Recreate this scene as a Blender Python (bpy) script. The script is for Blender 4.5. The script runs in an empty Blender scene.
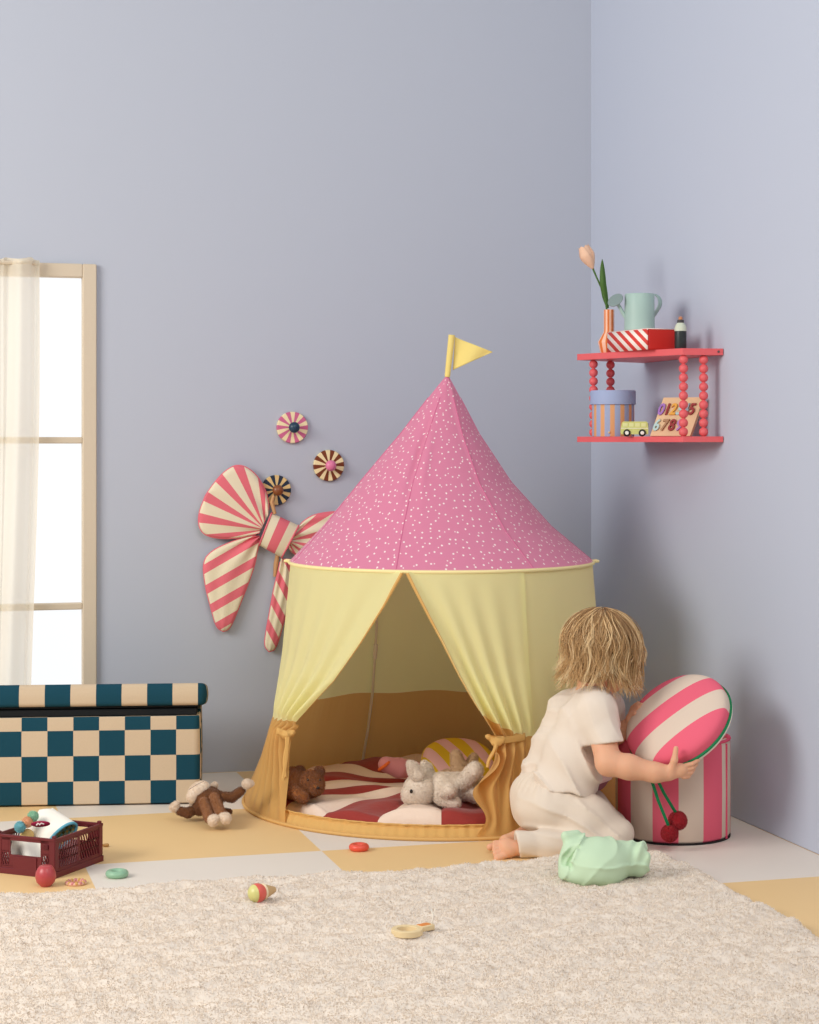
import bpy, math
import numpy as np
from mathutils import Vector
C = bpy.context.scene
COL = C.collection
# ------------------------------------------------------------------ camera
FPX, HOR, CAMH = 1900.0, 440.0, 0.947
YAW = math.radians(15.6)
RV = np.array([math.cos(YAW), -math.sin(YAW), 0.0])      # to the right
DV = np.array([math.sin(YAW), math.cos(YAW), 0.0])       # away
UP = np.array([0, 0, 1.0])
cam = bpy.data.cameras.new('camera')
cam.sensor_fit = 'VERTICAL'; cam.sensor_height = 36.0; cam.sensor_width = 36.0
cam.lens = FPX / 1024 * 36.0
cam.shift_y = -(512 - HOR) / 1024
cam.clip_start = 0.05
co = bpy.data.objects.new('camera', cam); COL.objects.link(co)
co.location = (0, 0, CAMH); co.rotation_euler = (math.pi / 2, 0, -YAW)
C.camera = co
# ------------------------------------------------------------------ light
w = bpy.data.worlds.new('world'); C.world = w; w.use_nodes = True
w.node_tree.nodes['Background'].inputs[0].default_value = (0.90, 0.95, 1.02, 1)
w.node_tree.nodes['Background'].inputs[1].default_value = 0.40
def area(name, loc, target, size, power, col):
    l = bpy.data.lights.new(name, 'AREA'); l.shape = 'RECTANGLE'; l.size, l.size_y = size
    l.energy = power; l.color = col
    o = bpy.data.objects.new(name, l); COL.objects.link(o); o.location = loc
    o.rotation_euler = (Vector(target) - Vector(loc)).to_track_quat('-Z', 'Y').to_euler()
    return o
area('key_softbox', (-2.3, 3.0, 2.15), (1.9, 4.7, 1.0), (1.9, 1.5), 106, (1.0, 0.96, 0.90))
area('overhead_softbox', (1.2, 1.3, 3.0), (1.2, 4.4, 0.3), (2.4, 1.6), 45, (1.0, 0.96, 0.9))
C.view_settings.view_transform = 'Standard'
C.view_settings.look = 'None'
C.view_settings.gamma = 1.0
C.view_settings.use_curve_mapping = False
C.view_settings.exposure = 0.07
# ------------------------------------------------------------------ helpers
rng = np.random.default_rng(7)
def A(*v): return np.array(v, float)
def W(r, d, z): return r * RV + d * DV + z * UP
def P(px, py, d): return W((px - 409.5) / FPX * d, d, CAMH - (py - HOR) / FPX * d)
def Q(px, py, d): return A((px - 409.5) / FPX * d, d, CAMH - (py - HOR) / FPX * d)   # same in camera-aligned axes
def F(px, py, z=0.0): return P(px, py, FPX * (CAMH - z) / (py - HOR))
def BW(px, py, y=5.36):
    k = (px - 409.5) / FPX
    d = y / (DV[1] + k * RV[1]); return P(px, py, d)
def toW(v): v = np.asarray(v, float); return v[..., :1] * RV + v[..., 1:2] * DV + v[..., 2:3] * UP
def proj(p):
    p = np.asarray(p, float); d = p @ DV
    return 409.5 + FPX * (p @ RV) / d, HOR - FPX * (p[..., 2] - CAMH) / d
def unit(v): v = np.asarray(v, float); return v / np.linalg.norm(v)
def lin(c):
    c = np.array(c, float) / 255
    return tuple(np.where(c <= 0.04045, c / 12.92, ((c + 0.055) / 1.055) ** 2.4)) + (1.0,)
# --- materials
class NT:
    def __init__(s, name):
        s.m = bpy.data.materials.new(name); s.m.use_nodes = True; s.t = s.m.node_tree
        s.b = s.t.nodes['Principled BSDF']; s.out = s.t.nodes['Material Output']
    def n(s, typ, **kw):
        o = s.t.nodes.new(typ)
        for k, v in kw.items(): setattr(o, k, v)
        return o
    def l(s, a, b): s.t.links.new(a, b)
    def math(s, op, a, b=None):
        o = s.n('ShaderNodeMath', operation=op)
        for i, v in enumerate((a, b)):
            if v is None: continue
            if isinstance(v, (int, float)): o.inputs[i].default_value = v
            else: s.l(v, o.inputs[i])
        return o.outputs[0]
    def mix(s, f, a, b):
        o = s.n('ShaderNodeMix', data_type='RGBA')
        s.l(f, o.inputs[0])
        for i, v in ((6, a), (7, b)):
            if isinstance(v, tuple): o.inputs[i].default_value = v
            else: s.l(v, o.inputs[i])
        return o.outputs[2]
    def coord(s, which='Object'): return s.n('ShaderNodeTexCoord').outputs[which]
    def noise(s, scale, detail=3, vec=None, rough=0.5):
        o = s.n('ShaderNodeTexNoise'); o.inputs['Scale'].default_value = scale; o.inputs['Detail'].default_value = detail
        o.inputs['Roughness'].default_value = rough
        s.l(vec if vec is not None else s.coord(), o.inputs['Vector']); return o.outputs[0]
    def finish(s, col, rough=0.8, bump=None, var=0.0, varscale=30, transl=0.0, sheen=0.0, spec=0.3, coat=0.0, alpha=None, sss=0.0):
        if isinstance(col, tuple):
            r = s.n('ShaderNodeRGB'); r.outputs[0].default_value = col; col = r.outputs[0]
        if var:
            nz = s.noise(varscale)
            h = s.n('ShaderNodeHueSaturation'); s.l(col, h.inputs['Color'])
            s.l(s.math('ADD', s.math('MULTIPLY', nz, 2 * var), 1 - var), h.inputs['Value']); col = h.outputs[0]
        s.l(col, s.b.inputs['Base Color'])
        s.b.inputs['Roughness'].default_value = rough
        s.b.inputs['Specular IOR Level'].default_value = spec
        s.b.inputs['Sheen Weight'].default_value = sheen
        s.b.inputs['Coat Weight'].default_value = coat
        if sss:
            s.b.inputs['Subsurface Weight'].default_value = sss; s.b.inputs['Subsurface Scale'].default_value = 0.01
        if bump:
            bs = s.n('ShaderNodeBump'); bs.inputs['Strength'].default_value = bump[1]; bs.inputs['Distance'].default_value = bump[2] if len(bump) > 2 else 0.002
            s.l(s.noise(bump[0], 4), bs.inputs['Height']); s.l(bs.outputs[0], s.b.inputs['Normal'])
        if transl:
            tr = s.n('ShaderNodeBsdfTranslucent'); s.l(col, tr.inputs[0])
            mx = s.n('ShaderNodeMixShader'); mx.inputs[0].default_value = transl
            s.l(s.b.outputs[0], mx.inputs[1]); s.l(tr.outputs[0], mx.inputs[2]); s.l(mx.outputs[0], s.out.inputs[0])
        return s.m
_mc = {}
def mat(name, col, **kw):
    if name not in _mc: _mc[name] = NT(name).finish(lin(col), **kw)
    return _mc[name]
def stripes(name, c1, c2, n, comp=0, phase=0.0, duty=0.5, combo=None, **kw):
    """stripes along one component of the UV map (fabric print)"""
    if name in _mc: return _mc[name]
    t = NT(name); sp = t.n('ShaderNodeSeparateXYZ'); t.l(t.coord('UV'), sp.inputs[0])
    if combo: v = t.math('ADD', t.math('MULTIPLY', sp.outputs[0], combo[0]), t.math('MULTIPLY', sp.outputs[1], combo[1]))
    else: v = t.math('MULTIPLY', sp.outputs[comp], float(n))
    f = t.math('FRACT', t.math('ADD', v, phase + 100.0))
    _mc[name] = t.finish(t.mix(t.math('GREATER_THAN', f, duty), lin(c1), lin(c2)), **kw)
    return _mc[name]
# --- objects
def thing(name, label, cat, loc, group=None):
    o = bpy.data.objects.new(name, None); COL.objects.link(o); o.location = tuple(loc)
    o.empty_display_size = 0.05
    return tag(o, label, cat, group)
def tag(o, label=None, cat=None, group=None, kind=None):
    if label: o['label'] = label
    if cat: o['category'] = cat
    if group: o['group'] = group
    if kind: o['kind'] = kind
    return o
def root_loc(p):
    L = np.zeros(3)
    while p is not None: L = L + np.array(p.location); p = p.parent
    return L
def new(name, V, faces, m, parent=None, uv=None, smooth=True, loc=None):
    """mesh from world-space vertices; faces: list of index arrays/lists (quads or tris)"""
    V = np.asarray(V, float).reshape(-1, 3)
    if parent is not None: L = root_loc(parent)
    elif loc is not None: L = np.asarray(loc, float)
    else: L = A((V[:, 0].min() + V[:, 0].max()) / 2, (V[:, 1].min() + V[:, 1].max()) / 2, V[:, 2].min())
    me = bpy.data.meshes.new(name)
    blocks = []
    for f in (faces if isinstance(faces, (list, tuple)) else [faces]):
        f = np.asarray(f, np.int64)
        if f.size: blocks.append(f)
    nl = sum(f.size for f in blocks); npoly = sum(len(f) for f in blocks)
    me.vertices.add(len(V)); me.vertices.foreach_set('co', (V - L).ravel())
    me.loops.add(nl); idx = np.concatenate([f.ravel() for f in blocks]); me.loops.foreach_set('vertex_index', idx)
    tot = np.concatenate([np.full(len(f), f.shape[1]) for f in blocks]); st = np.concatenate([[0], np.cumsum(tot)[:-1]])
    me.polygons.add(npoly); me.polygons.foreach_set('loop_start', st); me.polygons.foreach_set('loop_total', tot)
    me.polygons.foreach_set('use_smooth', np.full(npoly, bool(smooth)))
    if uv is not None:
        l = me.uv_layers.new(name='UVMap'); l.data.foreach_set('uv', np.asarray(uv, float)[idx].ravel())
    me.update(calc_edges=True); me.validate()
    me.materials.append(m)
    o = bpy.data.objects.new(name, me); COL.objects.link(o)
    if parent is not None: o.parent = parent
    else: o.location = tuple(L)
    return o
class MB:
    """collects simple pieces into one mesh"""
    def __init__(s): s.V = []; s.q = []; s.t = []; s.uv = []; s.n = 0
    def add(s, V, q=None, t=None, uv=None):
        V = np.asarray(V, float).reshape(-1, 3); s.V.append(V)
        if q is not None and len(q): s.q.append(np.asarray(q, int) + s.n)
        if t is not None and len(t): s.t.append(np.asarray(t, int) + s.n)
        s.uv.append(np.zeros((len(V), 2)) if uv is None else np.asarray(uv, float)); s.n += len(V)
    def hexa(s, b, t):
        """prism from bottom ring b and top ring t"""
        b = np.asarray(b); n = len(b); V = np.vstack([b, t])
        s.add(V, [[i, (i + 1) % n, n + (i + 1) % n, n + i] for i in range(n)])
        c = np.vstack([b, t, [np.mean(b, 0)], [np.mean(t, 0)]])
        s.add(c, None, [[(i + 1) % n, i, 2 * n] for i in range(n)] + [[n + i, n + (i + 1) % n, 2 * n + 1] for i in range(n)])
    def box(s, c, ax, half):
        """box with chamfered edges: centre, 3 axes, half sizes"""
        c = np.asarray(c, float); ax = [unit(a) for a in ax]; ch = min(min(half) * 0.3, 0.0025)
        pts = []
        hz, hx, hy = half[2], half[0], half[1]
        for z, k in ((-hz, ch), (-hz + ch, 0), (hz - ch, 0), (hz, ch)):
            x, y = hx - k, hy - k
            for dx, dy in ((x - ch, -y), (x, -y + ch), (x, y - ch), (x - ch, y), (-x + ch, y), (-x, y - ch), (-x, -y + ch), (-x + ch, -y)):
                pts.append(c + ax[0] * dx + ax[1] * dy + ax[2] * z)
        q = []
        for r in range(3):
            for i in range(8): q.append([r * 8 + i, r * 8 + (i + 1) % 8, r * 8 + 8 + (i + 1) % 8, r * 8 + 8 + i])
        s.add(pts, q + [[7, 6, 1, 0], [6, 5, 2, 1], [5, 4, 3, 2], [24, 25, 30, 31], [25, 26, 29, 30], [26, 27, 28, 29]])
    def tube(s, pts, rad, n=8, caps=True):
        pts = np.asarray(pts, float); rad = np.broadcast_to(np.asarray(rad, float), (len(pts),))
        T = np.gradient(pts, axis=0); T /= np.linalg.norm(T, axis=1)[:, None] + 1e-12
        u = np.cross(T[0], A(0, 0, 1)); u = u if np.linalg.norm(u) > 1e-3 else np.cross(T[0], A(1, 0, 0)); u = unit(u)
        V = []
        a = np.linspace(0, 2 * np.pi, n, endpoint=False)
        for i in range(len(pts)):
            u = unit(u - T[i] * (u @ T[i])); v = np.cross(T[i], u)
            V.append(pts[i] + rad[i] * (np.cos(a)[:, None] * u + np.sin(a)[:, None] * v))
        V = np.vstack(V + ([pts[:1], pts[-1:]] if caps else [])); q = []; t = []; m = len(pts)
        for i in range(m - 1):
            for j in range(n): q.append([i * n + j, i * n + (j + 1) % n, (i + 1) * n + (j + 1) % n, (i + 1) * n + j])
        if caps:
            for j in range(n): t += [[(j + 1) % n, j, m * n], [(m - 1) * n + j, (m - 1) * n + (j + 1) % n, m * n + 1]]
        s.add(V, q, t)
    def lathe(s, c, axis, prof, n=32, uref=None, sq=(1, 1)):
        """prof: (radius, height) along axis from c; UV u = turn, v = row"""
        axis = unit(axis); u = np.cross(axis, A(0.3, 0.9, 0.1)) if uref is None else np.asarray(uref, float)
        u = unit(u - axis * (u @ axis)); v = np.cross(axis, u); a = np.linspace(0, 2 * np.pi, n + 1)
        V = []; uv = []; m = len(prof)
        for i, (r, h) in enumerate(prof):
            V.append(np.asarray(c, float) + axis * h + r * (sq[0] * np.cos(a)[:, None] * u + sq[1] * np.sin(a)[:, None] * v))
            uv.append(np.stack([a / (2 * np.pi), np.full(n + 1, i / (m - 1))], 1))
        i, j = np.meshgrid(np.arange(m - 1), np.arange(n), indexing='ij'); b = (i * (n + 1) + j).ravel()
        s.add(np.vstack(V), np.stack([b, b + 1, b + n + 2, b + n + 1], 1), None, np.vstack(uv))
    def sphere(s, c, r, n=16, axis=(0, 0, 1), sq=1.0):
        th = np.linspace(0, np.pi, n // 2 + 1)
        s.lathe(c, axis, [(max(r * math.sin(t), 1e-5), -r * sq * math.cos(t)) for t in th], n)
    def make(s, name, m, parent=None, smooth=True, loc=None):
        V = np.vstack(s.V); fs = []
        if s.q: fs.append(np.vstack(s.q))
        if s.t: fs.append(np.vstack(s.t))
        o = new(name, V, fs, m, parent, np.vstack(s.uv), smooth, loc)
        if smooth:
            o.data.set_sharp_from_angle(angle=math.radians(38)) if hasattr(o.data, 'set_sharp_from_angle') else None
        return o
def grid(name, fn, nu, nv, m, parent=None, uv=None, closeu=False, loc=None, solid=0.0, ulin=None):
    u = np.linspace(0, 1, nu) if ulin is None else ulin; v = np.linspace(0, 1, nv)
    U, Vv = np.meshgrid(u, v, indexing='ij'); pos = fn(U, Vv)
    i, j = np.meshgrid(np.arange(len(u) - 1), np.arange(nv - 1), indexing='ij'); b = (i * nv + j).ravel()
    q = np.stack([b, b + nv, b + nv + 1, b + 1], 1)
    uvs = np.stack([U.ravel(), Vv.ravel()], 1) if uv is None else np.stack([x.ravel() for x in uv(U, Vv)], 1)
    o = new(name, pos.reshape(-1, 3), [q], m, parent, uvs, True, loc)
    if solid:
        md = o.modifiers.new('solid', 'SOLIDIFY'); md.thickness = solid; md.offset = 0
    return o
# --- organic shapes: smooth unions of rounded pieces, meshed as one continuous skin
def snoise(P, freq, seed=0, oct=2):
    g = np.random.default_rng(seed); r = np.zeros(len(P)); amp = 1.0
    for o in range(oct):
        for k in range(5):
            d = g.normal(size=3); d /= np.linalg.norm(d)
            r += amp * np.sin(P @ d * freq * (0.7 + 0.6 * g.random()) + g.random() * 6.28) / 2.2
        freq *= 2.1; amp *= 0.5
    return r
class SDF:
    def __init__(s, res, k=0.01): s.h = res; s.k = k; s.p = []
    def cap(s, a, b, ra, rb=None, k=None, op=1):
        s.p.append(('c', np.asarray(a, float), np.asarray(b, float), ra, ra if rb is None else rb, s.k if k is None else k, op)); return s
    def chain(s, pts, rads, k=None):
        for i in range(len(pts) - 1): s.cap(pts[i], pts[i + 1], rads[i], rads[i + 1], k)
        return s
    def ell(s, c, r, ax=None, k=None, op=1):
        s.p.append(('e', np.asarray(c, float), np.asarray(r, float), np.eye(3) if ax is None else np.array([unit(a) for a in ax]), 0, s.k if k is None else k, op)); return s
    def mesh(s, fn=None, smooth=2, clip=None):
        h = s.h; lo = np.full(3, 9.); hi = -lo; bb = []
        for p in s.p:
            if p[0] == 'c': r = max(p[3], p[4]); l, u = np.minimum(p[1], p[2]) - r, np.maximum(p[1], p[2]) + r
            else: e = np.sqrt(((p[2][:, None] * p[3]) ** 2).sum(0)); l, u = p[1] - e, p[1] + e
            bb.append((l, u))
            if p[-1] > 0: lo = np.minimum(lo, l); hi = np.maximum(hi, u)
        lo = lo - 4 * h - 0.006; hi = hi + 4 * h + 0.006; n = np.ceil((hi - lo) / h).astype(int) + 1
        D = np.full(n, 0.3, np.float32); ax = [lo[i] + h * np.arange(n[i]) for i in range(3)]
        for p, (l, u) in zip(s.p, bb):
            mg = p[5] + 3 * h
            i0 = np.clip(np.floor((l - mg - lo) / h).astype(int), 0, n); i1 = np.clip(np.ceil((u + mg - lo) / h).astype(int) + 1, 0, n)
            sl = tuple(slice(a, b) for a, b in zip(i0, i1))
            X, Y, Z = np.meshgrid(*[ax[i][sl[i]] for i in range(3)], indexing='ij', sparse=True)
            if X.size == 0 or Y.size == 0 or Z.size == 0: continue
            if p[0] == 'c':
                a, b = p[1], p[2]; ba = b - a; L = max(ba @ ba, 1e-12)
                t = np.clip(((X - a[0]) * ba[0] + (Y - a[1]) * ba[1] + (Z - a[2]) * ba[2]) / L, 0, 1)
                d = np.sqrt((X - a[0] - t * ba[0]) ** 2 + (Y - a[1] - t * ba[1]) ** 2 + (Z - a[2] - t * ba[2]) ** 2) - (p[3] + t * (p[4] - p[3]))
            else:
                c, r, R = p[1], p[2], p[3]; q = [(X - c[0]) * R[i][0] + (Y - c[1]) * R[i][1] + (Z - c[2]) * R[i][2] for i in range(3)]
                k0 = np.sqrt(sum((q[i] / r[i]) ** 2 for i in range(3))); k1 = np.sqrt(sum((q[i] / r[i] ** 2) ** 2 for i in range(3))) + 1e-9
                d = k0 * (k0 - 1) / k1
            cur = D[sl]; k = max(p[5], 1e-6)
            if p[-1] > 0:
                hh = np.clip(0.5 + 0.5 * (cur - d) / k, 0, 1); D[sl] = cur * (1 - hh) + d * hh - k * hh * (1 - hh)
            else:
                d = -d; hh = np.clip(0.5 - 0.5 * (cur - d) / k, 0, 1); D[sl] = cur * (1 - hh) + d * hh + k * hh * (1 - hh)
        if fn is not None:
            I = np.nonzero(np.abs(D) < 0.03); Pp = np.stack([ax[i][I[i]] for i in range(3)], 1)
            D[I] += fn(Pp).astype(np.float32)
        if clip is not None:                      # keep where clip(P) < 0
            I = np.nonzero(D < 0.02); Pp = np.stack([ax[i][I[i]] for i in range(3)], 1)
            D[I] = np.maximum(D[I], clip(Pp).astype(np.float32))
        S = D < 0
        c = [S[i:n[0] - 1 + i, j:n[1] - 1 + j, k:n[2] - 1 + k] for i in (0, 1) for j in (0, 1) for k in (0, 1)]
        act = np.zeros_like(c[0]); alls = np.ones_like(c[0])
        for x in c: act |= x; alls &= x
        act &= ~alls
        I = np.stack(np.nonzero(act), 1); N = len(I)
        cid = np.full(act.shape, -1, np.int64); cid[act] = np.arange(N)
        cv = {}
        for i in (0, 1):
            for j in (0, 1):
                for k in (0, 1): cv[i, j, k] = D[I[:, 0] + i, I[:, 1] + j, I[:, 2] + k]
        acc = np.zeros((N, 3)); cnt = np.zeros(N)
        for a in range(3):
            for x in (0, 1):
                for y in (0, 1):
                    k0 = [0, 0, 0]; o = [m for m in range(3) if m != a]; k0[o[0]] = x; k0[o[1]] = y; k1 = list(k0); k1[a] = 1
                    f0, f1 = cv[tuple(k0)], cv[tuple(k1)]; m = (f0 < 0) != (f1 < 0)
                    t = f0[m] / (f0[m] - f1[m]); p0 = np.tile(np.array(k0, float), (m.sum(), 1)); p0[:, a] = t
                    acc[m] += p0; cnt[m] += 1
        V = lo + h * (I + acc / cnt[:, None])
        quads = []
        for a in range(3):
            o = [(a + 1) % 3, (a + 2) % 3]
            s0 = [slice(1, -1)] * 3; s0[a] = slice(0, -1); s1 = [slice(1, -1)] * 3; s1[a] = slice(1, None)
            s0, s1 = tuple(s0), tuple(s1)
            df = S[s0] != S[s1]; J = np.stack(np.nonzero(df), 1); inside = S[s0][df]
            J = J + 1; J[:, a] -= 1
            def cell(du, dv): K = J.copy(); K[:, o[0]] += du; K[:, o[1]] += dv; return cid[K[:, 0], K[:, 1], K[:, 2]]
            qd = np.stack([cell(-1, -1), cell(0, -1), cell(0, 0), cell(-1, 0)], 1)
            qd[~inside] = qd[~inside][:, ::-1]; quads.append(qd)
        Qd = np.vstack(quads); Qd = Qd[(Qd >= 0).all(1)]
        E = np.vstack([Qd[:, [0, 1]], Qd[:, [1, 2]], Qd[:, [2, 3]], Qd[:, [3, 0]]])
        for _ in range(smooth):
            sm = np.zeros_like(V); ct = np.zeros(len(V))
            np.add.at(sm, E[:, 0], V[E[:, 1]]); np.add.at(ct, E[:, 0], 1); np.add.at(sm, E[:, 1], V[E[:, 0]]); np.add.at(ct, E[:, 1], 1)
            V = V * 0.45 + 0.55 * sm / np.maximum(ct, 1)[:, None]
        return V, Qd
def fuzz(V, Qd, n, length, width, seed=1, droop=0.0):
    """short plush fibres standing on a surface"""
    g = np.random.default_rng(seed)
    a, b, c, d = (V[Qd[:, i]] for i in range(4)); nr = np.cross(c - a, d - b); ar = np.linalg.norm(nr, axis=1) + 1e-12; nr = nr / ar[:, None]
    f = g.choice(len(Qd), n, p=ar / ar.sum()); u, v = g.random((2, n, 1))
    p = (a[f] * (1 - u) + b[f] * u) * (1 - v) + (d[f] * (1 - u) + c[f] * u) * v
    N = nr[f] + g.normal(size=(n, 3)) * 0.55; N[:, 2] -= droop; N /= np.linalg.norm(N, axis=1)[:, None]
    t = np.cross(N, g.normal(size=(n, 3))); t /= np.linalg.norm(t, axis=1)[:, None]
    L = length * (0.6 + 0.8 * g.random((n, 1)))
    VV = np.stack([p - t * width - nr[f] * length * .2, p + t * width - nr[f] * length * .2, p + N * L], 1).reshape(-1, 3)
    return VV, np.arange(3 * n).reshape(-1, 3)
def organic(name, sdf, m, parent=None, fn=None, smooth=2, fz=None, clip=None, frame=True, loc=None, uv=None):
    V, q = sdf.mesh(fn, smooth, clip); fs = [q]
    if frame: V = toW(V)
    if fz:
        FV, ft = fuzz(V, q, *fz); fs.append(ft + len(V)); V = np.vstack([V, FV])
    return new(name, V, fs, m, parent, None if uv is None else uv(V), True, loc)
# ================================================================== setting
XR, YB = 2.065, 5.362
def wall_mat(name, col):
    return NT(name).finish(lin(col), rough=0.9, bump=(260, 0.08, 0.001), spec=0.15)
# floor: vinyl checker of beige and off-white tiles
t = NT('checker_floor'); geo = t.n('ShaderNodeNewGeometry'); sp = t.n('ShaderNodeSeparateXYZ'); t.l(geo.outputs['Position'], sp.inputs[0])
TS = 0.5415
cx = t.math('FLOOR', t.math('DIVIDE', t.math('SUBTRACT', sp.outputs[0], XR - 10 * TS), TS))
cy = t.math('FLOOR', t.math('DIVIDE', t.math('SUBTRACT', sp.outputs[1], YB - 0.006 - 12 * TS), TS))
lone = t.math('MULTIPLY', t.math('GREATER_THAN', sp.outputs[0], XR - TS), t.math('MULTIPLY', t.math('GREATER_THAN', sp.outputs[1], YB - .006 - 2 * TS), t.math('LESS_THAN', sp.outputs[1], YB - .006 - TS)))   # one off-white tile laid out of turn behind the pouf
par = t.math('FRACT', t.math('MULTIPLY', t.math('ADD', t.math('ADD', cx, cy), 100.25), 0.5))
fm = t.finish(t.mix(t.math('MULTIPLY', t.math('GREATER_THAN', par, 0.5), t.math('SUBTRACT', 1.0, lone)), lin((231, 221, 209)), lin((236, 200, 144))), rough=0.55, spec=0.3, bump=(120, 0.05, 0.001), var=0.02, varscale=6)
m = MB(); m.box((0.55, 3.0, -0.03), np.eye(3), (2.2, 2.42, 0.03)); tag(m.make('floor', fm, smooth=False), 'matt vinyl floor of large beige and off-white checker tiles', kind='structure')
wm = wall_mat('wall_paint', (182, 187, 199))
# back wall, with the window opening left free: four blocks in one mesh
wx0, wx1 = BW(-70, 500)[0], BW(96.2, 500)[0]
wz1 = BW(96, 264.5)[2]; wz0 = 0.03
m = MB()
def wblk(x0, x1, z0, z1): m.hexa([(x0, YB, z0), (x1, YB, z0), (x1, YB + .12, z0), (x0, YB + .12, z0)], [(x0, YB, z1), (x1, YB, z1), (x1, YB + .12, z1), (x0, YB + .12, z1)])
wblk(-1.65, wx0, 0, 2.9); wblk(wx1, XR + 0.12, 0, 2.9); wblk(wx0, wx1, wz1, 2.9); wblk(wx0, wx1, 0, wz0)
tag(m.make('wall_back', wm, smooth=False), 'matt pale lavender blue back wall', kind='structure')
m = MB(); m.box((XR + 0.06, 3.0, 1.45), np.eye(3), (0.06, 2.42, 1.45))
tag(m.make('wall_right', wall_mat('wall_paint_lit', (190, 197, 213)), smooth=False), 'matt pale lavender blue right-hand wall', kind='structure')  # same paint, lighter and bluer copy for the wall that catches more light
# window
wd = mat('window_wood', (205, 190, 168), rough=0.6, bump=(60, 0.1))
g_ = NT('window_pane'); g_.b.inputs['Emission Color'].default_value = (0.955, 0.975, 1.0, 1); g_.b.inputs['Emission Strength'].default_value = 0.96
g_.b.inputs['Base Color'].default_value = (0.02, 0.02, 0.02, 1); g_.b.inputs['Roughness'].default_value = 0.4; pane_m = g_.m
win = bpy.data.objects.new('window_1', None); COL.objects.link(win); win.location = ((wx0 + wx1) / 2, YB, wz0)
tag(win, 'tall cream window with white lit panes behind the sheer curtain', kind='structure')
sw = wx1 - BW(82.2, 500)[0]; rh = wz1 - BW(90, 278)[2]
m = MB(); y = YB + 0.005
def bar(x0, x1, z0, z1, hd=0.022): m.box(((x0 + x1) / 2, y, (z0 + z1) / 2), np.eye(3), ((x1 - x0) / 2, hd, (z1 - z0) / 2))
bar(wx1 - sw, wx1, wz0, wz1); bar(wx0, wx0 + sw, wz0, wz1); bar(wx0 + sw, wx1 - sw, wz1 - rh, wz1); bar(wx0 + sw, wx1 - sw, wz0, wz0 + rh)
m.make('window_frame', wd, win, smooth=False)
zz = [wz0 + rh] + [BW(70, p)[2] for p in (606, 440)] + [wz1 - rh]; xm = BW(-22, 500)[0]
for a, b in ((603, 609.5), (437, 443.5)):
    m = MB(); bar(wx0 + sw, wx1 - sw, BW(70, b)[2], BW(70, a)[2], 0.016); m.make('glazing_bar', wd, win, smooth=False)
m = MB(); bar(xm - 0.01, xm + 0.01, wz0 + rh, wz1 - rh, 0.014); m.make('glazing_bar', wd, win, smooth=False)
for i in range(3):
    for a, b in ((wx0 + sw, xm), (xm, wx1 - sw)):
        m = MB(); m.box(((a + b) / 2, YB + 0.02, (zz[i] + zz[i + 1]) / 2), np.eye(3), ((b - a) / 2, 0.003, (zz[i + 1] - zz[i]) / 2)); m.make('window_pane', pane_m, win, smooth=False)
# ================================================================== rug
rugm = mat('rug_pile', (231, 218, 203), rough=0.95, var=0.05, varscale=120, sheen=0.2, spec=0.05)
RX0, RX1, RY0, RY1 = -0.35, 1.716, 2.7, 3.992
def rug_edge(u, v):
    x = RX0 + (RX1 - RX0) * u; yb = RY1 + 0.010 * np.sin(x * 9 + 1) + 0.006 * np.sin(x * 23) - 0.012 * np.clip((0.35 - np.abs(x - 0.7)) / .35, 0, 1)
    yy = RY0 + (yb - RY0) * v; x = x + 0.006 * np.sin(yy * 17) * (u > .9)
    return x, yy
def rugpos(u, v):
    x, yy = rug_edge(u, v); P_ = np.stack([x, yy, 0 * x], -1)
    ed = np.minimum(np.minimum(u * (RX1 - RX0), (1 - u) * (RX1 - RX0)), (1 - v) * (RY1 - RY0))
    z = 0.016 * (1 - np.exp(-ed / 0.006)) + (0.0035 * snoise(P_.reshape(-1, 3), 55, 3) + 0.0015 * snoise(P_.reshape(-1, 3), 190, 5)).reshape(u.shape) * (ed > 0.004) + 0.001
    return np.stack([x, yy, np.maximum(z, 0.001)], -1)
rug = grid('rug', rugpos, 320, 260, rugm)
tag(rug, 'thick cream shaggy pile rug on the checker floor', 'rug')
g = np.random.default_rng(3); n = 330000
u = g.random(n) ** 0.95; v = g.random(n); keep = np.ones(n, bool)
base = rugpos(u, v); dirn = np.stack([g.normal(size=n) * .45, g.normal(size=n) * .45, np.full(n, 1.0)], 1)
cl = snoise(base, 70, 11)[:, None] * A(0.25, 0.15, 0) + snoise(base, 60, 12)[:, None] * A(-0.15, 0.25, 0)
dirn = dirn + cl; dirn /= np.linalg.norm(dirn, axis=1)[:, None]
sd = np.cross(dirn, g.normal(size=(n, 3))); sd /= np.linalg.norm(sd, axis=1)[:, None]
Lh = 0.0052 * (0.6 + 0.8 * g.random((n, 1))); wdt = 0.0009
b0 = base - A(0, 0, .002)
VV = np.stack([b0 - sd * wdt, b0 + sd * wdt, b0 + dirn * Lh * .75 + sd * wdt * .9, b0 + dirn * Lh * .75 - sd * wdt * .9], 1).reshape(-1, 3)
VV[:, 2] = np.maximum(VV[:, 2], 0.0008)
tag(new('pile', VV, [np.arange(4 * n).reshape(-1, 4)], rugm, rug), kind='stuff')
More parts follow.
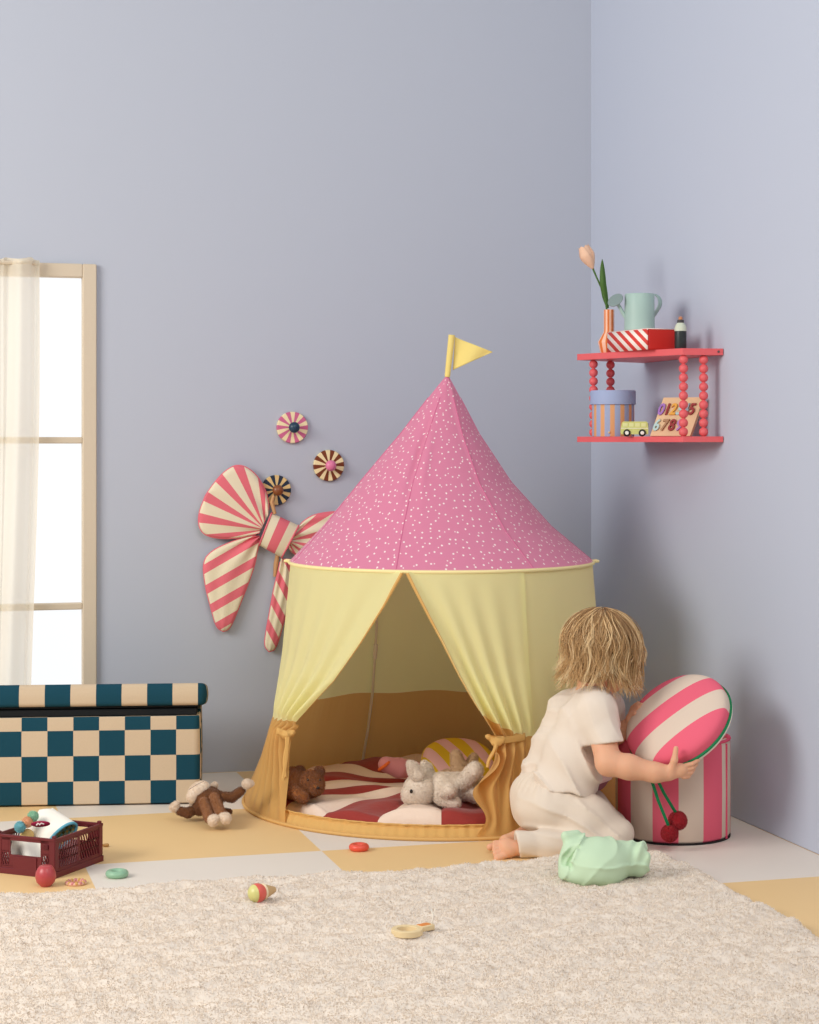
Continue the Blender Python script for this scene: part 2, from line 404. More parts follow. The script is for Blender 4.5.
# ================================================================== play tent
TC = P(441.3, 800, 5.0); TC[2] = 0
tv = unit(A(TC[0], TC[1], 0)); tr = A(tv[1], -tv[0], 0)        # view ray to the tent, and its right
def rad(z):
    return np.interp(z, [0.0, 0.035, 0.12, 0.223, 0.40, 0.628], [0.517, 0.508, 0.474, 0.444, 0.418, 0.396])
def tp(phi, r, z):
    phi = np.asarray(phi, float); r = np.asarray(r, float)
    return TC + (np.sin(phi) * r)[..., None] * tr - (np.cos(phi) * r)[..., None] * tv + np.asarray(z, float)[..., None] * UP
def tphi(px, py, rs=1.0):
    d = 4.6
    for _ in range(12):
        z = CAMH - (py - HOR) / FPX * d; R = float(rad(z)) * rs
        lo, hi = -math.radians(89), math.radians(89)
        for _ in range(40):
            mid = (lo + hi) / 2
            if proj(tp(mid, R, z))[0] < px: lo = mid
            else: hi = mid
        d = tp(mid, R, z) @ DV
    return mid, z
tent = thing('play_tent', 'round circus play tent with a pink dotted roof, yellow curtains and a small flag', 'play tent', TC)
t = NT('tent_cloth'); sp = t.n('ShaderNodeSeparateXYZ'); t.l(t.coord('UV'), sp.inputs[0])
cloth = t.finish(t.mix(t.math('GREATER_THAN', sp.outputs[1], 0.5), lin((230, 184, 112)), lin((254, 250, 188))), rough=0.85, transl=0.42, bump=(420, 0.12, 0.001), sheen=0.15, spec=0.1)
ochre = mat('tent_ochre_cloth', (230, 184, 112), rough=0.85, transl=0.2, bump=(420, 0.12, 0.001), spec=0.1)
cream = mat('tent_piping', (243, 226, 165), rough=0.8)
yel = mat('flag_yellow', (244, 222, 135), rough=0.8, bump=(400, .1, .001), transl=0.15)
EZ = 0.628
def panel_uv(thr):
    return lambda U, V, z: (U, 0.5 + (z - thr))
def wall_surface(name, p0, p1, nu, seed, rip=0.002):
    def fn(U, V):
        ph = p0 + (p1 - p0) * U; z = EZ * (1 - V)
        r = rad(z) + rip * np.sin(ph * 31 + 3 * np.sin(V * 4 + seed)) * V * (1 - 0.4 * V) + 0.004 * np.cos((ph - 0.2) * 6) * V * (1 - V)
        r = r - 0.004 * np.abs(np.sin((ph + 0.28) * 3)) * np.sin(np.pi * V)
        # small gathers at the colour seam and the hem
        r = r + 0.0012 * np.sin(ph * 140) * np.exp(-((z - 0.2) / 0.03) ** 2) + 0.0015 * np.sin(ph * 95) * np.exp(-((z - 0.03) / 0.03) ** 2)
        return tp(ph, r, z)
    return grid(name, fn, nu, 80, cloth, tent, lambda U, V: (U, 0.5 + EZ * (1 - V) - (0.228 + 0.003 * np.sin((p0 + (p1 - p0) * U) * 12 + seed))))
PL, PR = math.radians(-78), tphi(527, 640)[0]
wall_surface('side_wall', PR - .03, math.radians(360) + PL + .03, 260, 1.0)
# entrance curtains, gathered at the ties
def interp_edge(pts):
    a = [tphi(*p) for p in pts]; zz = [q[1] for q in a]; pp = [q[0] for q in a]; zz[0] = EZ
    o = np.argsort(zz); return np.array(zz)[o], np.array(pp)[o]
ez, ep = interp_edge([(404, 573), (385, 606), (362, 643), (336, 681), (306, 716), (293, 734), (290, 752), (288, 780), (286, 806), (286, 822)])
def left_curtain(U, V):
    z = EZ * (1 - V); pi_ = np.interp(z, ez, ep); s = U ** 0.85
    ph = PL + (pi_ - PL) * s
    ga = np.exp(-((z - 0.235) / 0.11) ** 2); up = np.clip((z - 0.235) / 0.38, 0, 1)
    amp = 0.013 * np.sqrt(U) * (ga * .8 + (z > 0.235) * np.clip(1 - up, 0, 1) ** .6 * .6) + (z < 0.235) * 0.010 * np.sqrt(U) * np.clip(z / .1, 0.12, 1)
    amp = amp * (1 - .85 * np.exp(-((z - .237) / .016) ** 2))
    r = rad(z) + amp * np.sin(2 * np.pi * (5.5 * U ** 0.9) + 0.6) + 0.012 * U * ga + 0.003
    r = r + 0.010 * np.exp(-((U - 1) / .05) ** 2) * (z > .24)           # rolled inner hem
    r = r - 0.012 * np.exp(-((z - 0.232) / 0.012) ** 2) * U ** 2         # nipped by the tie
    return tp(ph, r, z)
grid('entrance_curtain', left_curtain, 130, 150, cloth, tent, lambda U, V: (U, 0.5 + EZ * (1 - V) - (0.228 + 0.022 * U + .003 * np.sin(U * 30))), solid=0.0)
fz_, fp_ = interp_edge([(408, 573), (425, 606), (443, 642), (459, 676), (478, 712), (494, 741), (487, 760), (478, 785), (477, 815), (478, 836)])
def right_curtain(U, V):
    z = EZ * (1 - V); pi_ = np.interp(z, fz_, fp_); s = U ** 0.7
    ph = PR + (pi_ - PR) * s
    ga = np.exp(-((z - 0.222) / 0.10) ** 2); up = np.clip((z - 0.222) / 0.39, 0, 1)
    amp = 0.017 * np.sqrt(U) * (ga * .8 + (z > 0.222) * np.clip(1 - up, 0, 1) ** .6 * .7) + (z < 0.222) * 0.020 * U * np.clip(z / .12, 0.1, 1)
    amp = amp * (1 - .85 * np.exp(-((z - .226) / .017) ** 2))
    r = rad(z) + amp * np.sin(2 * np.pi * (4.2 * U ** 0.8) + 0.3) + 0.014 * U * ga + 0.003
    r = r + 0.012 * np.exp(-((U - 1) / .05) ** 2) * (z > .24)
    r = r - 0.016 * np.exp(-((z - 0.222) / 0.012) ** 2) * U ** 2
    ph = ph - 0.036 * np.sin(z * 50 + 2.2) * (U > .6) * (U - .6) / .4 * (z < .2) * np.clip(z / .03, 0, 1)      # ruffled hanging edge
    return tp(ph, r, z)
grid('entrance_curtain', right_curtain, 130, 150, cloth, tent, lambda U, V: (U, 0.5 + EZ * (1 - V) - (0.226 + 0.066 * U ** 1.5 + .003 * np.sin(U * 30))))
# contrast binding along the curtain edge (ochre hem seen inside the opening)
for cf, v1 in ((right_curtain, .52), (left_curtain, .56)):
    b = MB(); v = np.linspace(0.006, v1, 50); b.tube(cf(np.ones(50), v) + tv * .003, np.linspace(.0045, .0016, 50), 6); b.make('curtain_hem', ochre, tent)
# ties
def tie(p0, p1, knot, name, strands):
    a0, z0 = tphi(*p0, rs=1.025); a1, z1 = tphi(*p1, rs=1.035)
    def fn(U, V):
        ph = a0 + (a1 - a0) * U; z = z0 + (z1 - z0) * U + (V - .5) * 0.019 * (1 - .25 * U); return tp(ph, rad(z) + 0.007 + .010 * U + 0.0015 * np.sin(V * np.pi), z)
    o = grid(name, fn, 24, 8, ochre, tent, solid=0.0022)
    ka, kz = tphi(*knot); ka, kz = tphi(*knot, rs=1.04); kc = tp(ka, float(rad(kz)) * 1.04 + .004, kz)
    S = SDF(0.0025, 0.006); S.ell(kc, (0.014, 0.012, 0.012)); S.cap(kc + UP * .003, kc - tr * .018 + UP * .010, .006, .009); S.cap(kc, kc + tr * .014 + UP * .006, .006, .008)
    organic('knot', S, ochre, o, frame=False, fn=lambda p: 0.0015 * snoise(p, 260, 4))
    for k, (dx, ln) in enumerate(strands):
        b = MB(); zz = np.linspace(0, 1, 16)
        pts = [kc + tr * (dx * q + 0.003 * math.sin(q * 6 + k)) - UP * ln * q - tv * (0.006 - .0 * q) + (-tv) * (ln * q * 0.16) for q in zz]
        b.tube(pts, np.linspace(.0055, .004, 16), 6); b.make('tie_end', ochre, o)
tie((270, 731), (289, 735), (288.5, 735), 'tie_back', [(-0.010, 0.17), (-0.004, 0.10)])
tie((526, 737), (497, 741), (495.5, 741), 'tie_back', [(-0.02, 0.06)])
# roof
APZ = 1.117; ah = np.array([0, 58, 107, 152, 187.]) / 187; aw = np.array([.008, 37.5, 75, 114.5, 152.5]) / 152.5
def roof(U, V):
    ph = -np.pi + 2 * np.pi * U; z = APZ - (APZ - EZ) * V; r = np.interp(V, ah, aw) * 0.399
    off = np.interp(V, ah, np.array([6, -2, -7, -5, 0]) / 380.)
    r = r * (1 + 0.006 * np.cos((ph + .28) * 7) * np.sin(np.pi * V)) + 0.0012
    for a, wd_, dep in ((-0.28, .020, .003), (0.61, .016, .0025), (-1.3, .02, .004), (1.6, .02, .004)):
        r = r + dep * np.exp(-((ph - a) * np.maximum(r, .02) / .006) ** 2) * np.sin(np.pi * V ** .6)
    cr = np.exp(-(((ph + 0.42 - .18 * V) * np.maximum(r, .03)) / .011) ** 2) * np.exp(-((V - .45) / .2) ** 2); r = r - 0.011 * cr
    r = r + 0.006 * np.exp(-(((ph + 0.24 - .15 * V) * np.maximum(r, .03)) / .012) ** 2) * np.exp(-((V - .45) / .2) ** 2)
    r = r + 0.05 * r * np.sin(ph * 9 + 1) * np.exp(-V / .10)
    p = tp(ph, r, z); return p + off[..., None] * tr
t = NT('roof_dots'); ps_ = t.coord('UV')
def dots(scale, thr):
    vo = t.n('ShaderNodeTexVoronoi', voronoi_dimensions='2D'); vo.inputs['Scale'].default_value = scale; vo.inputs['Randomness'].default_value = 0.7; t.l(ps_, vo.inputs['Vector']); return t.math('LESS_THAN', vo.outputs['Distance'], thr)
dm = t.math('MAXIMUM', dots(40, 0.108), dots(29, 0.055))
roofm = t.finish(t.mix(dm, lin((220, 134, 164)), lin((250, 232, 230))), rough=0.85, transl=0.12, bump=(420, 0.1, .001), sheen=0.2, spec=0.1)
def roof_uv(U, V):
    rho = V * .64 + .02; psi = (-np.pi + 2 * np.pi * U) * .62; return rho * np.cos(psi), rho * np.sin(psi)
grid('roof', roof, 400, 140, roofm, tent, roof_uv)
seam = mat('roof_seam', (208, 110, 146), rough=0.85)
b = MB()
for a in (-0.28, 0.61, -1.3, 1.6):
    V = np.linspace(0.12, 0.99, 50); U = (a + np.pi) / (2 * np.pi) + 0 * V; q = roof(U, V); b.tube(q, 0.0014, 5)
b.make('roof_seam', seam, tent)
a = np.linspace(-np.pi, np.pi, 121); b = MB(); b.tube(tp(a, 0.399 + 0 * a, EZ - .001 + 0 * a), 0.0045, 8, False); b.make('eave_piping', cream, tent)
for px in (291, 593):
    s = -1 if px < 400 else 1; c = tp(s * math.radians(88), 0.402, EZ); b = MB(); b.tube([c - tr * s * .006, c + tr * s * .004 + UP * .002, c + tr * s * .012 + UP * .001], [.005, .005, .003], 7); b.make('pole_sleeve', cream, tent)
# floor of the tent and its front lip
b = MB(); b.lathe(TC, UP, [(0.0001, 0.006), (0.50, 0.006), (0.517, 0.003), (0.519, 0.0)], 96); b.make('ground_sheet', ochre, tent)
l0, l1 = tphi(286, 815)[0] - .04, tphi(478, 832)[0] + .04
def lip(U, V):
    ph = l0 + (l1 - l0) * U; a = V * np.pi
    r = 0.512 + 0.007 * np.cos(a * 2) * (V < .5) - .012 * V + 0.0015 * np.sin(ph * 70 + 2 * V) * np.sin(a) + 0.001 * np.sin(ph * 133)
    z = 0.036 * np.sin(np.minimum(V * 1.4, 1) * np.pi / 2) - 0.03 * np.clip((V - .72) / .28, 0, 1)
    return tp(ph, r - .004, z)
grid('front_lip', lip, 200, 18, ochre, tent)
a = np.linspace(l0 - 2, l1 + 2.3, 160); b = MB(); b.tube(tp(a, 0.519 + 0 * a, 0.005 + 0 * a), 0.0045, 7); b.make('base_piping', mat('base_piping', (214, 168, 102), rough=.85), tent)
# poles inside the walls
polem = mat('pole_grey', (226, 220, 204), rough=0.4); clipm = mat('clip_white', (232, 226, 214), rough=0.5)
for k in range(6):
    ph = math.radians(207 + 60 * k); z = np.linspace(0.008, EZ - 0.01, 12)
    if abs(((k * 60 + 205 + 180) % 360) - 180) < 50: continue
    b = MB(); b.tube(tp(ph + 0 * z, rad(z) - 0.013, z), 0.0042, 8); o = b.make('pole', polem, tent)
    b = MB(); z = np.array([0.33, 0.37]); b.tube(tp(ph + 0 * z, rad(z) - 0.014, z), 0.0068, 8); b.make('pole_clip', clipm, o)
# flag
ap = roof(np.array([0.5]), np.array([0.0]))[0]
fl0, fl1 = ap - UP * .004, P(451.8, 335, ap @ DV)
b = MB(); b.tube([fl0, (fl0 + fl1) / 2, fl1], [.0075, .0085, .009], 10); b.make('flag_sleeve', yel, tent)
f0, f1, f2 = P(455, 337, ap @ DV), P(453, 370, ap @ DV), P(492.5, 352, ap @ DV - .01)
grid('flag', lambda U, V: ((1 - U)[..., None] * ((1 - V)[..., None] * f0 + V[..., None] * f1) + U[..., None] * f2) + (0.006 * np.sin(U * 7 + V * 2) * (1 - U * .5))[..., None] * DV, 24, 16, yel, tent, solid=0.0016)
# ================================================================== curtain
t = NT('sheer_curtain'); df = t.n('ShaderNodeBsdfDiffuse'); df.inputs[0].default_value = lin((246, 238, 222)); tl = t.n('ShaderNodeBsdfTranslucent'); tl.inputs[0].default_value = lin((248, 240, 222))
mx = t.n('ShaderNodeMixShader'); mx.inputs[0].default_value = 0.45; t.l(df.outputs[0], mx.inputs[1]); t.l(tl.outputs[0], mx.inputs[2])
tp_ = t.n('ShaderNodeBsdfTransparent'); m2 = t.n('ShaderNodeMixShader'); m2.inputs[0].default_value = 0.74; t.l(tp_.outputs[0], m2.inputs[1]); t.l(mx.outputs[0], m2.inputs[2]); t.l(m2.outputs[0], t.out.inputs[0])
ctz = BW(20, 258, YB - .06)[2]; cxa, cxb, cxc = BW(-60, 300, YB - .06)[0], BW(40, 300, YB - .06)[0], BW(33.5, 680, YB - .06)[0]
def curt(U, V):
    z = ctz - (ctz - 0.03) * V; xb = cxb + (cxc - cxb) * np.clip(V * 1.25, 0, 1.2); s = U
    x = cxa + (xb - cxa) * s + 0.006 * np.sin(V * 5) * s
    y = YB - 0.050 + 0.010 * np.sin(s * 21 + 1.2 * np.sin(V * 2)) + 0.006 * np.sin(s * 47 + V) - 0.018 * np.exp(-((s - .82 + .03 * V) / .06) ** 2)
    x = x + 0.010 * np.sin(s * 21 + 2.2) * (.5 + .5 * V) * (s < .97) * (s > .03)
    return np.stack([x, y, z + 0 * x + 0.003 * np.sin(s * 30) * (V < .01)], -1)
cur = thing('sheer_curtain', 'sheer cream curtain hanging in loose folds over the window', 'curtain', (cxa * .5 + cxb * .5, YB - .06, 0.03))
grid('curtain_cloth', curt, 200, 60, t.m, cur)
grid('curtain_heading', lambda U, V: curt(U, V * 0.012) + np.stack([0 * U, -0.006 * np.sin(V * np.pi), 0 * U], -1), 200, 6, t.m, cur)
b = MB(); b.tube([A(cxa, YB - .05, ctz - .012), A(cxb - .012, YB - .05, ctz - .012)], 0.006, 8); b.make('curtain_rod', wd, cur)
# ================================================================== storage bench
teal, crm = (24, 68, 84), (204, 182, 154)
bth = math.radians(5.0)
ex = math.cos(bth) * RV + math.sin(bth) * DV; ey = -math.sin(bth) * RV + math.cos(bth) * DV
bfr = F(200, 804.3); blen, bdep, bh = 0.60, 0.235, 0.232
bench = thing('storage_bench', 'teal and cream checkered upholstered storage bench with its lid ajar below the window', 'storage bench', bfr - ex * blen / 2 + ey * bdep / 2)
def bxyz(x, y, z): return bfr + np.multiply.outer(x, ex) + np.multiply.outer(y, ey) + np.multiply.outer(z, UP)   # x: right (0 = front right corner), y: back, z: up
def checker(name, ox, oz, sx, sz, kx=1, swap=0):
    """woven checks laid out along the bench front (object X axis turned with the bench) and height"""
    t = NT(name); sp = t.n('ShaderNodeSeparateXYZ'); t.l(t.coord('UV'), sp.inputs[0])
    a = t.math('FLOOR', t.math('DIVIDE', t.math('SUBTRACT', sp.outputs[0], ox - 40 * sx), sx)); b = t.math('FLOOR', t.math('DIVIDE', t.math('SUBTRACT', sp.outputs[1], oz - 40 * sz), sz))
    f = t.math('GREATER_THAN', t.math('FRACT', t.math('MULTIPLY', t.math('ADD', t.math('ADD', a, b), 0.25 + swap), 0.5)), 0.5)
    # thin woven line between the squares
    return t.finish(t.mix(f, lin(teal), lin(crm)), rough=0.85, bump=(500, .12, .001), var=.05, varscale=300, spec=.15)
SQ = 0.0660
bodym = checker('bench_checks', -0.0615, 0.0 - .001, SQ, 0.0655, swap=1)
lidm = checker('bench_lid_checks', -0.071, -1.0, 0.0655, 4.0, swap=1)
def rounded_ring(x0, x1, y0, y1, r, n=6):
    out = []; al = []
    for cx_, cy_, a0 in ((x1 - r, y0 + r, -90), (x1 - r, y1 - r, 0), (x0 + r, y1 - r, 90), (x0 + r, y0 + r, 180)):
        for k in range(n + 1):
            a = math.radians(a0 + 90 * k / n); out.append((cx_ + r * math.cos(a), cy_ + r * math.sin(a)))
    return np.array(out)
def upholstered(x0, x1, y0, y1, z0, z1, r, rv, bulge=0.004, tilt=None):
    """rounded box; UV = (arc length along the perimeter measured from the front right corner, height)"""
    rows = [(z0, rv)] + [(z0 + rv * (1 - math.cos(a)), rv * (1 - math.sin(a))) for a in np.linspace(.3, 1.57, 5)] + [(z0 + rv + (z1 - z0 - 2 * rv) * k / 8, -bulge * math.sin(math.pi * k / 8)) for k in range(1, 8)]
    rows += [(z1 - rv * (1 - math.cos(a)), rv * (1 - math.sin(a))) for a in np.linspace(1.57, .3, 5)] + [(z1, rv)]
    V = []; uv = []; 
    for z, ins in rows:
        # densify straight sides
        rg = rounded_ring(x0 + ins, x1 - ins, y0 + ins, y1 - ins, max(r - ins, .002)); pts = []
        for i in range(len(rg)):
            a, b_ = rg[i], rg[(i + 1) % len(rg)]; nn = max(1, int(np.linalg.norm(b_ - a) / .03)) if False else 1
            pts.append(a)
        pts = np.array(pts); V.append(np.c_[pts, np.full(len(pts), z)])
    n = len(V[0]); m_ = len(rows); mid = n // 2; base = V[len(rows) // 2]
    # unwrapped coordinate: x on the front and back, y on the sides
    u = []
    for x, y_ in base[:, :2]: u.append((x, y_))
    uvx = np.array([p[0] + (p[1] - y0) for p in u]) if False else None
    V = np.array(V); b = MB()
    arc = np.zeros(n + 1); ringp = base[:, :2]
    start = 0
    for i in range(n): arc[i + 1] = arc[i] + np.linalg.norm(ringp[(i + 1) % n] - ringp[i])
    # ring starts at the bottom of the front right rounding: there the arc equals x1 - r
    arc = arc + (x1 - r)
    # the last stretch runs along the front from left to right and must also end at x1 - r
    VV = np.concatenate([V, V[:, :1]], 1); U = np.tile(arc, (m_, 1)); U[:, -1] = arc[-1]
    shift = arc[-1] - (x1 - r)
    # front stretch: last segment (index n-1 -> n)
    fr = VV[:, n - 1:n + 1].reshape(-1, 3); tp1 = lambda q: bxyz(q[:, 0], q[:, 1], q[:, 2]) if tilt is None else tilt(q)
    zz = VV[..., 2]
    i, j = np.meshgrid(np.arange(m_ - 1), np.arange(n - 1), indexing='ij'); q = (i * n + j).ravel()
    b.add(tp1(V.reshape(-1, 3)), np.stack([q, q + 1, q + n + 1, q + n], 1), None, np.stack([U[:, :n].ravel(), V[..., 2].ravel()], 1))
    F2 = VV[:, n - 1:n + 1]; uu = F2[..., 0]; i = np.arange(m_ - 1) * 2
    b.add(tp1(F2.reshape(-1, 3)), np.stack([i, i + 1, i + 3, i + 2], 1), None, np.stack([uu.ravel(), F2[..., 2].ravel()], 1))
    for row, flip in ((0, True), (m_ - 1, False)):
        c = V[row].mean(0); pts = np.vstack([V[row], c]); tr_ = [[k, (k + 1) % n, n] for k in range(n)]
        if flip: tr_ = [[x[1], x[0], x[2]] for x in tr_]
        b.add(tp1(pts), None, tr_, pts[:, :2])
    return b
upholstered(-blen, 0, 0, bdep, 0.004, 0.2305, 0.016, 0.004, 0.002).make('body', bodym, bench)
b = MB(); b.box(bxyz(-blen / 2, bdep / 2, 0.239), (ex, ey, UP), (blen / 2 - .008, bdep / 2 - .008, 0.0085)); b.make('inner_rim', mat('bench_liner', (22, 24, 26), rough=.9), bench)
LT = math.radians(7.5)
def tilt(q):
    y = q[:, 1] - bdep; z = q[:, 2]; return bxyz(q[:, 0], bdep + y * math.cos(LT) + z * math.sin(LT), 0.225 + z * math.cos(LT) - y * math.sin(LT) + 0.0)
lid = upholstered(-blen - .008, 0.016, -0.006, bdep + .002, 0.002, 0.059, 0.022, 0.013, 0.002, tilt).make('lid', lidm, bench)
b = MB(); b.box(tilt(A([-blen / 2 + .004, bdep / 2, 0.0]).reshape(1, 3))[0], (ex, math.cos(LT) * ey - math.sin(LT) * UP, UP), (blen / 2 - .01, bdep / 2 - .01, .003)); b.make('lid_liner', _mc['bench_liner'], lid)
for x in (-blen + .03, -.02):
    for y in (.03, bdep - .03):
        b = MB(); b.lathe(bxyz(x, y, 0), UP, [(.0001, 0), (.012, 0), (.012, .006), (.0001, .006)], 12); b.make('foot', _mc['bench_liner'], bench)
# ================================================================== pegs on the back wall
def peg(px, py, r, c1, c2, ck, label, n=10, ph=0.0):
    c = BW(px, py, YB); Rr = r / FPX * (c @ DV)
    o = thing('wall_peg', label, 'wall hook', c, 'round wooden pegs above the bow')
    b = MB(); N = A(0, -1, 0)
    b.lathe(c, N, [(Rr * .97, 0), (Rr, .002), (Rr, .010), (Rr * .96, .013), (.001, .0135)], 96, uref=A(0, 0, 1))
    b.make('disc', stripes('peg_' + label[:14], c1, c2, n, phase=ph, rough=.5, var=.05, varscale=60), o)
    b = MB(); b.lathe(c, N, [(.009, .012), (.0085, .020), (.011, .024)] + [(.016 * math.sin(a), .034 - .013 * math.cos(a)) for a in np.linspace(.8, 3.14, 12)], 24); b.make('knob', mat('peg_knob_' + label[:14], ck, rough=.35, spec=.5), o)
peg(291.8, 427.5, 15.8, (240, 222, 176), (206, 104, 142), (30, 58, 80), 'topmost wall peg, pink and cream wheel with a navy knob', ph=.25)
peg(328.2, 465.5, 15.6, (240, 222, 172), (120, 58, 30), (222, 120, 158), 'rightmost wall peg, brown and cream wheel with a pink knob', ph=.1)
peg(275.6, 490, 15.0, (222, 190, 130), (34, 48, 66), (132, 74, 36), 'wall peg behind the striped bow, navy and tan wheel with a brown knob', ph=.3)
# ================================================================== fabric bow
bowp = lambda x, y, off=0.0: BW(190 + x / 3.794, 390 + y / 3.794, YB - off)
bc1, bc2 = (232, 220, 190), (226, 112, 124)
bow = thing('fabric_bow', 'large pink and cream striped fabric bow hanging on the wall beside the tent', 'wall decoration', BW(285, 545, YB - .02))
trim = mat('bow_trim', (226, 112, 124), rough=.85)
def resample(pts, n):
    pts = np.array(pts, float); p = pts
    for _ in range(2):                                            # soften the outline
        q = [p[0]]
        for i in range(len(p) - 1): q += [p[i] * .75 + p[i + 1] * .25, p[i] * .25 + p[i + 1] * .75]
        p = np.array(q + [p[-1]])
    s = np.r_[0, np.cumsum(np.linalg.norm(np.diff(p, axis=0), axis=1))]; t_ = np.linspace(0, s[-1], n)
    return np.stack([np.interp(t_, s, p[:, k]) for k in (0, 1)], 1)
def bow_piece(name, ea, eb, thick, off0, m, pleat=3, uvf=None, cap=0.3, nv=60, nu=48):
    """stuffed piece between two outlines ea -> eb (each from the knot outwards, meeting at the tip)"""
    a, b_ = resample(ea, nv), resample(eb, nv); th = np.linspace(0, 2 * np.pi, nu + 1); Vs = []; uv = []
    for i in range(nv):
        v = i / (nv - 1); s = (1 - np.cos(th)) / 2
        xy = a[i] + (b_[i] - a[i]) * s[:, None]
        T = thick * (0.55 + .45 * math.sin(min(v * 1.4, 1) * 1.57)) * min(1, ((1 - v) / .10) ** .5 if v > .9 else 1) + .0015
        bulge = np.sign(np.sin(th)) * np.abs(np.sin(th)) ** .6 * T
        pl = 0.010 * np.sin(s * np.pi * 2 * pleat + .8) * np.exp(-v / .35) * np.abs(np.sin(th))
        o = off0 + np.maximum(bulge, -off0 + .002) + pl
        for k in range(nu + 1): Vs.append(bowp(xy[k, 0], xy[k, 1], max(o[k], .001)))
        S, Vv = s, np.full(nu + 1, v)
        uv.append(np.stack(uvf(S, Vv, xy) if uvf else (S, Vv), 1))
    i, j = np.meshgrid(np.arange(nv - 1), np.arange(nu), indexing='ij'); q = (i * (nu + 1) + j).ravel()
    o = new(name, np.array(Vs), [np.stack([q, q + 1, q + nu + 2, q + nu + 1], 1)], m, bow, np.vstack(uv))
    bb = MB(); pts = [bowp(x, y, off0 + .001) for x, y in np.vstack([a[2:], b_[::-1][:-2]])]; bb.tube(pts, .0026, 6, False); bb.make('edge_trim', trim, o)
    return o
fanuv = lambda x, y, s, ph, per=19.: (lambda S, V, xy: (np.degrees(np.arctan2(y - xy[:, 1], s * (x - xy[:, 0]))) / per + ph, 0 * S))
fan = stripes('bow_fan_stripes', bc1, bc2, 1.0, 0, duty=.56, rough=.9, bump=(220, .35, .002), sheen=.1)
diag = stripes('bow_diagonal_stripes', bc1, bc2, 1, combo=(1, 1), rough=.9, duty=.55, bump=(220, .35, .002), sheen=.1)
bow_piece('loop', [(298, 470), (298, 420), (280, 365), (240, 308), (185, 280), (135, 305), (90, 355), (60, 400)], [(262, 545), (225, 552), (180, 562), (110, 563), (60, 552), (35, 525), (32, 470), (60, 400)], .017, .024, fan, 3, fanuv(285, 530, 1, .24))
bow_piece('loop', [(410, 520), (440, 490), (480, 470), (560, 460), (640, 462), (740, 500), (760, 560)], [(370, 600), (385, 612), (420, 640), (520, 640), (620, 640), (720, 620), (760, 560)], .016, .022, fan, 3, fanuv(372, 572, -1, .30, 25.))
dg = lambda k, ang, ph: (lambda S, V, xy: ((xy[:, 0] * math.sin(math.radians(ang)) + xy[:, 1] * math.cos(math.radians(ang))) / k + ph, 0 * S))
bow_piece('tail', [(262, 552), (225, 555), (160, 575), (85, 608), (48, 650), (58, 745), (82, 835), (100, 900), (125, 915)], [(268, 560), (256, 600), (246, 660), (222, 730), (200, 785), (175, 850), (155, 895), (140, 912), (125, 915)], .012, .02, diag, 2, dg(71, 30, .1))
bow_piece('tail', [(345, 640), (335, 690), (320, 745), (305, 830), (292, 900), (281, 970), (300, 992)], [(378, 640), (390, 700), (385, 760), (372, 820), (355, 880), (325, 985), (300, 992)], .011, .018, diag, 2, dg(60, 118, .4))
def knotf(U, V):
    c = np.array([[(310, 466), (262, 590)], [(413, 514), (348, 636)]], float)
    xy = (1 - U)[..., None] * ((1 - V)[..., None] * c[0, 0] + V[..., None] * c[0, 1]) + U[..., None] * ((1 - V)[..., None] * c[1, 0] + V[..., None] * c[1, 1])
    out = np.zeros(U.shape + (3,))
    for I in np.ndindex(U.shape):
        out[I] = bowp(xy[I][0], xy[I][1], 0.018 + 0.036 * max(math.sin(math.pi * V[I]), 0) ** .35 + .004 * math.sin(math.pi * U[I]))
    return out
kn = grid('knot', knotf, 30, 30, stripes('bow_knot_stripes', bc1, bc2, 1.0, 0, phase=.32, duty=.64, rough=.9, bump=(220, .35, .002)), bow)
for u in (0, 1):
    b = MB(); b.tube(knotf(np.full(30, float(u)), np.linspace(0, 1, 30)), .0028, 6); b.make('edge_trim', trim, kn)
lea = mat('leather_strap', (196, 150, 104), rough=.6)
b = MB(); b.tube([bowp(318, 400, .030), bowp(310, 425, .030), bowp(322, 470, .03)], [.004, .006, .005], 8); b.make('strap', lea, bow); b = MB(); b.tube([bowp(332, 625, .012), bowp(326, 660, .012), bowp(322, 708, .01)], [.006, .007, .005], 8); b.make('strap', lea, bow)
# ================================================================== wall shelf
s0, s1 = P(682.3, 348.2, 4.80), P(577, 355, 5.13)
f0_, f1_ = A(s0[0], s0[1]), A(s1[0], s1[1])
bk0 = A(XR - .002, 4.428); bk1 = A(XR - .002, 4.95)
ZT, ZL = s0[2], P(682, 436.4, 4.80)[2]; TT, TL = .0165, .0145
coral = mat('shelf_coral', (226, 98, 102), rough=.45, spec=.4)
shelf = thing('wall_shelf', 'coral red two-tier wooden wall shelf with beaded posts on the right-hand wall', 'shelf', (XR, 4.7, ZL - TL))
def sh(s, t_): q = (1 - s) * ((1 - t_) * f0_ + t_ * bk0) + s * ((1 - t_) * f1_ + t_ * bk1); return A(q[0], q[1], 0)
def shelf_px(px, d): q = P(px, 440, d); return A(q[0], q[1], 0)
for z, T in ((ZT, TT), (ZL, TL)):
    ring = [sh(0, 0), sh(0, 1), sh(1, 1), sh(1, 0)]
    b = MB(); b.hexa([p + UP * (z - T) for p in ring], [p + UP * z for p in ring]); o = b.make('shelf_board', coral, shelf, smooth=False)
    md = o.modifiers.new('bev', 'BEVEL'); md.width = .0012; md.segments = 2
